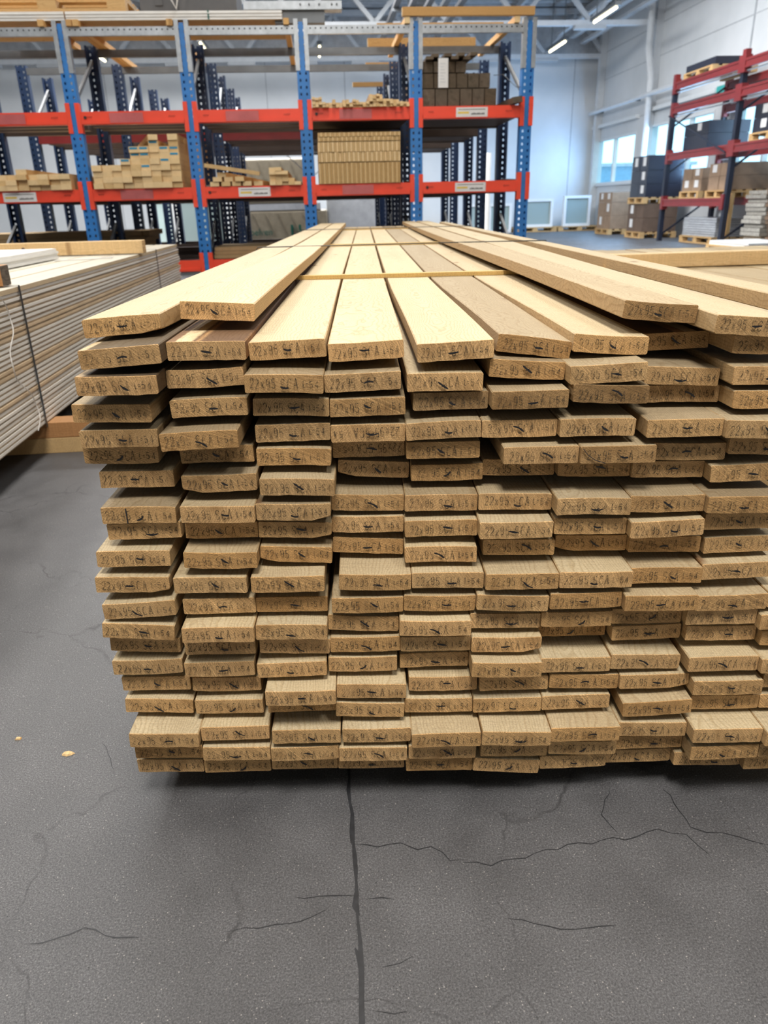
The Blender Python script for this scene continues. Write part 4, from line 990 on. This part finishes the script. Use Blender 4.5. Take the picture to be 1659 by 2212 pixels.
# pallet on the cladding
def pallet_meshes(w_=1.2, d=.8):
    top = MB()
    out = []
    for k in range(5):
        q = MB(); y = k*(d-.1)/4; q.box(0, w_, y, y+.1, .10, .122); out.append(('deck_board', q, (0, 0, 0)))
    for x in (0, w_/2-.05, w_-.1):
        q = MB(); q.box(x, x+.1, 0, d, .078, .0995); out.append(('stringer', q, (0, 0, 0)))
    for x in (0, w_/2-.07, w_-.14):
        for y in (0, d/2-.05, d-.1):
            q = MB(); q.box(x, x+.14, y, y+.1, .0225, .0775); out.append(('block', q, (0, 0, 0)))
    for y in (0, d/2-.05, d-.1):
        q = MB(); q.box(0, w_, y, y+.1, 0, .022); out.append(('bottom_board', q, (0, 0, 0)))
    return [(n, q.mesh(n, [M['palwood']])) for n, q, _ in out]
PAL = pallet_meshes()
def pallet(loc, rz, lb, sx=1, grp='pallets', tone=0):
    lb = ' '.join(lb.split()[:16])
    root = empty('pallet', loc, rz, label=lb, cat='pallet', group=grp)
    for n, me in PAL:
        o = link(n, me, root); o.scale = (sx, 1, 1); o['tone'] = float(tone)
    return root
pallet(B(-2.62, 7.04, 2.236), AL, 'wooden pallet lying on the white cladding at the top left', grp='pallets')
q = MB(); q.box(0, .78, 0, .12, 0, .060).box(0, .78, -.004, 0, .002, .012)
o = mk('metal_channel', q, 'galv', None, B(-.50, 7.03, 2.237), (0, 0, AL)); tag(o, 'bright galvanised channel with bolts on the rack top at the centre', 'metal channel')
q = MB()
for x in (.45, .52, .60, .70, .74): q.tube([(x, -.001, .035), (x, -.008, .035)], .008, 6)
mk('bolt', q, 'brace', o)
q = MB(); q.box(-.24, .16, 0, .10, 0, .082); tag(mk('mounting_plate', q, 'galvdark', None, B(-.02, 7.06, 2.153), (0, 0, AL)), 'grey mounting plate under the galvanised channel', 'plate')

# ---- low shelf and beyond: long grey boards, wrapped packs, window units
for k in range(4):
    q = MB(); q.box(0, 2.2, 0, .68, 0, .048); o = mk('grey_board_pack', q, 'stock', None, B(-4.0+k*.04, 8.02+k*.01, .40+k*.0505 if k else .40), (0, 0, AL)); o['tone'] = .9
    tag(o, 'long grey-brown board layer, %s from the bottom, low behind the front rack at the left' % ORD[k+1], 'board', 'grey boards at the lower left')
q = MB(); q.box(-2.2, -.2, 0, .04, 0, .36); 
for k in range(3):
    q = MB(); q.box(0, .82, 0, .72, 0, .030); o = mk('long_plank', q, 'stock', None, B(-.94+.005*k, 7.1, .3705+k*.032), (0, 0, AL)); o['tone'] = .8
    tag(o, 'long dark plank lying on the lowest shelf, %s layer' % ORD[k+1], 'plank', 'long planks on the lowest shelf')
def unit(u, v, z, w_, h, lb, mull=1):
    root = empty('window_unit', B(u, v, z), label=lb, cat='window unit', group='packed window units')
    f = MB(); t = .07; f.box(0, w_, 0, .12, 0, t).box(0, w_, 0, .12, h-t, h).box(0, t, 0, .12, t, h-t).box(w_-t, w_, 0, .12, t, h-t); mk('frame', f, 'white', root)
    q = MB(); q.box(t, w_-t, .05, .06, t, h-t); mk('pane', q, 'pane', root)
    for k in range(mull):
        q = MB(); x = w_*(k+1)/(mull+1); q.box(x-.03, x+.03, .02, .1, t, h-t); mk('mullion', q, 'white', root)
    return root
pallet(B(-2.9, 14.2, 0), AL, 'pallet under the window units behind the racks at the left'); pallet(B(-2.45, 12.9, 0), AL, 'pallet under the white door unit behind the racks')
unit(-2.9, 14.3, .1235, 1.2, .95, 'packed white window unit standing behind the racks at the left', 2)
unit(-2.3, 12.95, .1235, .85, 1.0, 'packed white door unit seen low between the rack posts')
def wrapped(u, v, z, w_, d, h, lb, logo=True):
    q = MB(); n = 12
    q.box(0, w_, 0, d, 0, h); root = mk('wrapped_pack', q, 'brownwrap', None, B(u, v, z), (0, 0, AL)); bevel(root, .03, 3); tag(root, lb, 'wrapped pack', 'brown wrapped packs')
    for k in range(7):   # folds of the film
        q = MB(); x = .04+k*w_/7.2; q.bar((x, -.004, h-.03), (x+w_*.10, -.004, h*.45), .012, .012); mk('film_fold', q, 'brownwrap', root)
    if logo:
        s = MB()      # block letter N mark
        x = w_*.58; s.box(x, x+.035, -.009, -.005, h*.42, h*.42+.15).box(x+.12, x+.155, -.009, -.005, h*.42, h*.42+.15)
        s.bar((x+.02, -.007, h*.42+.13), (x+.135, -.007, h*.42+.02), .04, .004); mk('print_mark', s, 'green', root)
        cu = bpy.data.curves.new('lettering', 'FONT'); cu.body = 'Moelven'; cu.size = .13; cu.extrude = .001
        t_ = bpy.data.objects.new('lettering', cu); COL.objects.link(t_)
        bpy.context.view_layer.update(); dg = bpy.context.evaluated_depsgraph_get()
        me = bpy.data.meshes.new_from_object(t_.evaluated_get(dg)); bpy.data.objects.remove(t_)
        me.materials.clear(); me.materials.append(M['green']); link('lettering', me, root, (w_*.04, -.0085, h*.44), (rad(90), 0, 0))
    return root
pallet(B(-1.15, 12.2, 0), AL, 'pallet under the brown wrapped packs behind the racks', 1.0)
wrapped(-1.2, 12.2, .1235, 1.35, .8, .62, 'lower brown plastic-wrapped pack with green print behind the racks')
q = MB(); q.box(0, 1.3, 0, .8, 0, .09); o = mk('grey_lid_board', q, 'film', None, B(-1.25, 12.2, .745), (0, 0, AL)); tag(o, 'grey board laid between the two brown wrapped packs', 'board')
wrapped(-1.2, 12.2, .8365, 1.15, .8, .62, 'upper brown plastic-wrapped pack with green print behind the racks')
q = MB(); q.box(0, 1.2, 0, .9, 0, 1.05); o = mk('white_film_pack', q, 'film', None, B(.15, 12.6, 0.0), (0, 0, AL)); bevel(o, .05, 3); tag(o, 'pale plastic-wrapped pack behind the racks at the centre', 'wrapped pack')
pallet(B(5.35, 21.4, 0), AL, 'pallet under the glazed units at the back wall'); pallet(B(6.6, 21.4, 0), AL, 'pallet right of the glazed units at the back wall')
unit(5.45, 21.5, .1235, 1.0, .72, 'blue-tinted glazed unit standing at the back wall, left one', 0); unit(6.75, 21.5, .1235, .75, .78, 'blue-tinted glazed unit standing at the back wall, right one', 0)
unit(4.1, 21.5, .0, 1.2, .75, 'glazed unit at the back wall seen behind the last rack post', 1)
q = MB(); q.tube([(0, 0, 0), (0, 0, 1.6)], .06, 10); tag(mk('plastic_tube', q, 'clad_white', None, B(3.1, 14.5, 0), (0, 0, AL)), 'upright cream plastic tube between the rack posts in the fifth bay', 'tube')

# ------------------------------------------------------------------ dark red rack on the right
ux, uy = 6.75, 7.75
VP_ = [15.2, 12.78, 10.3]
root = empty('pallet_rack', B(ux, VP_[-1], 0), label='tall rack of navy posts and dark red beams along the right wall', cat='rack')
pm = {}
for v in VP_:
    for u in (0, uy-ux):
        q = MB(); q.box(-.04, .04, -.045, .045, 0, 2.86); mk('post', q, 'navy2', root, (u, v-VP_[-1], 0))
        q = MB(); q.box(-.044, .044, -.05, .05, 2.55, 2.88); mk('post_top', q, 'red_dull', root, (u, v-VP_[-1], 0))
    for z in (.1, 1.2, 2.0):
        q = MB(); q.bar((0, v-VP_[-1], z), (uy-ux, v-VP_[-1], z+.7), .03); mk('brace', q, 'navy2', root)
for i in (0, 1):
    va, vb = VP_[i+1]-VP_[-1]+.05, VP_[i]-VP_[-1]-.05
    for z in (.7, 1.5, 2.29, 2.68):
        if i == 1 and z == .7: continue
        for u in (0, uy-ux):
            q = MB(); q.box(u-.05, u-.0, va, vb, z-.065, z+.065).box(u-.058, u-.05, va, vb, z-.065, z-.03).box(u-.058, u-.05, va, vb, z+.03, z+.065)
            mk('beam', q, 'red_dull', root)
            for vv in (va, vb):
                q = MB(); q.box(u-.062, u+.045, vv-.05, vv+.05, z-.12, z+.12); mk('beam_connector', q, 'red_dull', root)
for z in (2.29, 2.68):
    q = MB(); q.box(-.02, .0, .1, 4.8, z-.11, z-.09); mk('light_strip', q, 'galv', root)
for v in (15.2,):
    q = MB(); q.bar((-.075, v-VP_[-1], 2.2), (-.075, v-VP_[-1]-2.3, 1.45), .02); mk('long_brace', q, 'navy2', root)
# goods: boxes on pallets
def boxes(u, v, z, w_, d, rows, lb, mt='card', pw=None, label=True, seed=0, pal=True, cols=2):
    if pal:
        p = pallet(B(u, v, z), AL+rad(90), 'pallet carrying the '+lb, sx=w_/1.2)
        z += .1235
    root = empty('box_load', B(u, v, z), AL+rad(90), label=lb, cat='boxes', group='wrapped box loads')
    r = random.Random(seed); y = 0
    for h in rows:
        for k in range(cols):
            q = MB(); a = r.uniform(0, .02); q.box(k*w_/cols+.004+a, (k+1)*w_/cols-.004, a, .76, y+.001, y+h-.003); o = mk('box', q, mt, root); o.location = (0, -.0, 0)
            # face towards the aisle
            if label and r.random() < .6:
                s = MB(); x = (k+.3)*w_/cols; s.box(x, x+.15, .762, .766, y+h*.3, y+h*.3+min(.2, h*.6)); mk('paper_label', s, 'paper', root)
        y += h
    return root
# local x of these loads runs along the wall, local y towards the camera-side aisle
def aisle(u, v): return (u, v)
boxes(7.72, 18.5, 0, .9, .8, [.30, .30, .22], 'cardboard boxes on a dark pallet before the window column', 'card', seed=1)
boxes(7.62, 16.35, 0, .85, .8, [.28, .28], 'brown boxes at the foot of the tall tower by the rack post', 'card_dark', seed=2)
boxes(7.62, 16.35, .6845, .85, .8, [.26, .26, .28], 'dark wrapped boxes at the top of the tall tower by the rack post', 'darkbox', seed=3)
boxes(7.62, 13.95, .766, .75, .8, [.20, .18], 'wrapped boxes on the low level of the red rack, farther', 'card', seed=4)
boxes(7.62, 12.95, .766, .75, .8, [.22, .2], 'wrapped boxes on the low level of the red rack, nearer', 'card', seed=5)
boxes(7.66, 14.0, 1.566, .95, .8, [.26, .2], 'dark box on the middle level before the bright window', 'darkbox', seed=6, pal=False, cols=1)
boxes(7.62, 11.4, 1.566, 1.1, .8, [.2, .2], 'dark wrapped load on the middle level at the right edge', 'darkbox', seed=7)
boxes(7.62, 14.0, 2.746, 1.1, .8, [.12], 'flat dark load on a pallet on top of the red rack', 'darkbox', seed=8, cols=1)
boxes(7.62, 11.2, 2.746, .9, .8, [.25, .25], 'grey wrapped load on top of the red rack at the right edge', 'film', seed=9)
boxes(7.62, 10.6, .80, 1.2, .8, [.3, .25], 'dark load behind the rack post at the right edge', 'card_dark', seed=10, label=False, pal=False, cols=1)
def stack_pack(u, v, w_, n, h, lb, mt, jit=.03, z=0, seed=0, d=.75):
    pallet(B(u, v, z), AL+rad(90), 'pallet under the '+lb, sx=w_/1.2)
    root = empty('slab_stack', B(u, v, z+.1235), AL+rad(90), label=lb, cat='stack')
    r = random.Random(seed)
    for k in range(n):
        q = MB(); q.box(r.uniform(0, jit), w_-r.uniform(0, jit), 0, d+r.uniform(-jit, jit), k*h+.001, (k+1)*h-.006); mk('slab', q, mt, root)
stack_pack(7.70, 13.4, 1.25, 8, .04, 'pale white slabs on the floor under the red rack', 'film', .006, seed=1)
stack_pack(7.75, 12.03, .62, 12, .062, 'grey rough stones stacked under the right rack', 'stone', .05, seed=2)
stack_pack(7.75, 10.45, 1.5, 12, .062, 'brown rough slabs stacked under the right rack', 'slab', .06, seed=3)
stack_pack(6.65, 10.4, 1.1, 2, .03, 'white sheets on a pallet at the right edge', 'white', .006, seed=4)
q = MB(); q.box(-.03, .03, -.03, .03, 0, .84); tag(mk('timber_prop', q, 'stock', None, B(6.9, 12.9, 0.0), (0, 0, AL)), 'upright timber prop at the left of the grey stones', 'timber')
root = empty('rubber_mats', B(7.72, 19.55, 0), label='dark ribbed rolls leaning at the right wall by the corner', cat='rolls')
for k in range(9):
    q = MB(); q.tube([(0, 0, .05+k*.062), (0, 1.75-.06*k, .06+k*.068)], .031, 8); mk('roll', q, 'mats', root, (-.0-.03*(k % 2), 0, 0))
q = MB(); q.box(-.02, .74, 0, .6, 0, .20).box(.1, .16, -.01, 0, .05, .12); o = mk('dark_crate', q, 'duct', None, B(-1.30, 7.12, 2.238), (0, 0, AL))
tag(o, 'dark crate on the white cladding right of the pallet', 'crate')
q = MB(); q.tube([(-.09, 0, .25), (-.05, -.01, .10), (.0, -.02, .0), (.03, -.01, .12), (.05, 0, .26)], .008, 6)
tag(mk('white_cord_loop', q, 'twine', None, B(-1.02, 7.005, 2.238), (0, 0, AL)), 'white cord loop hanging over the white cladding on the rack top', 'cord')
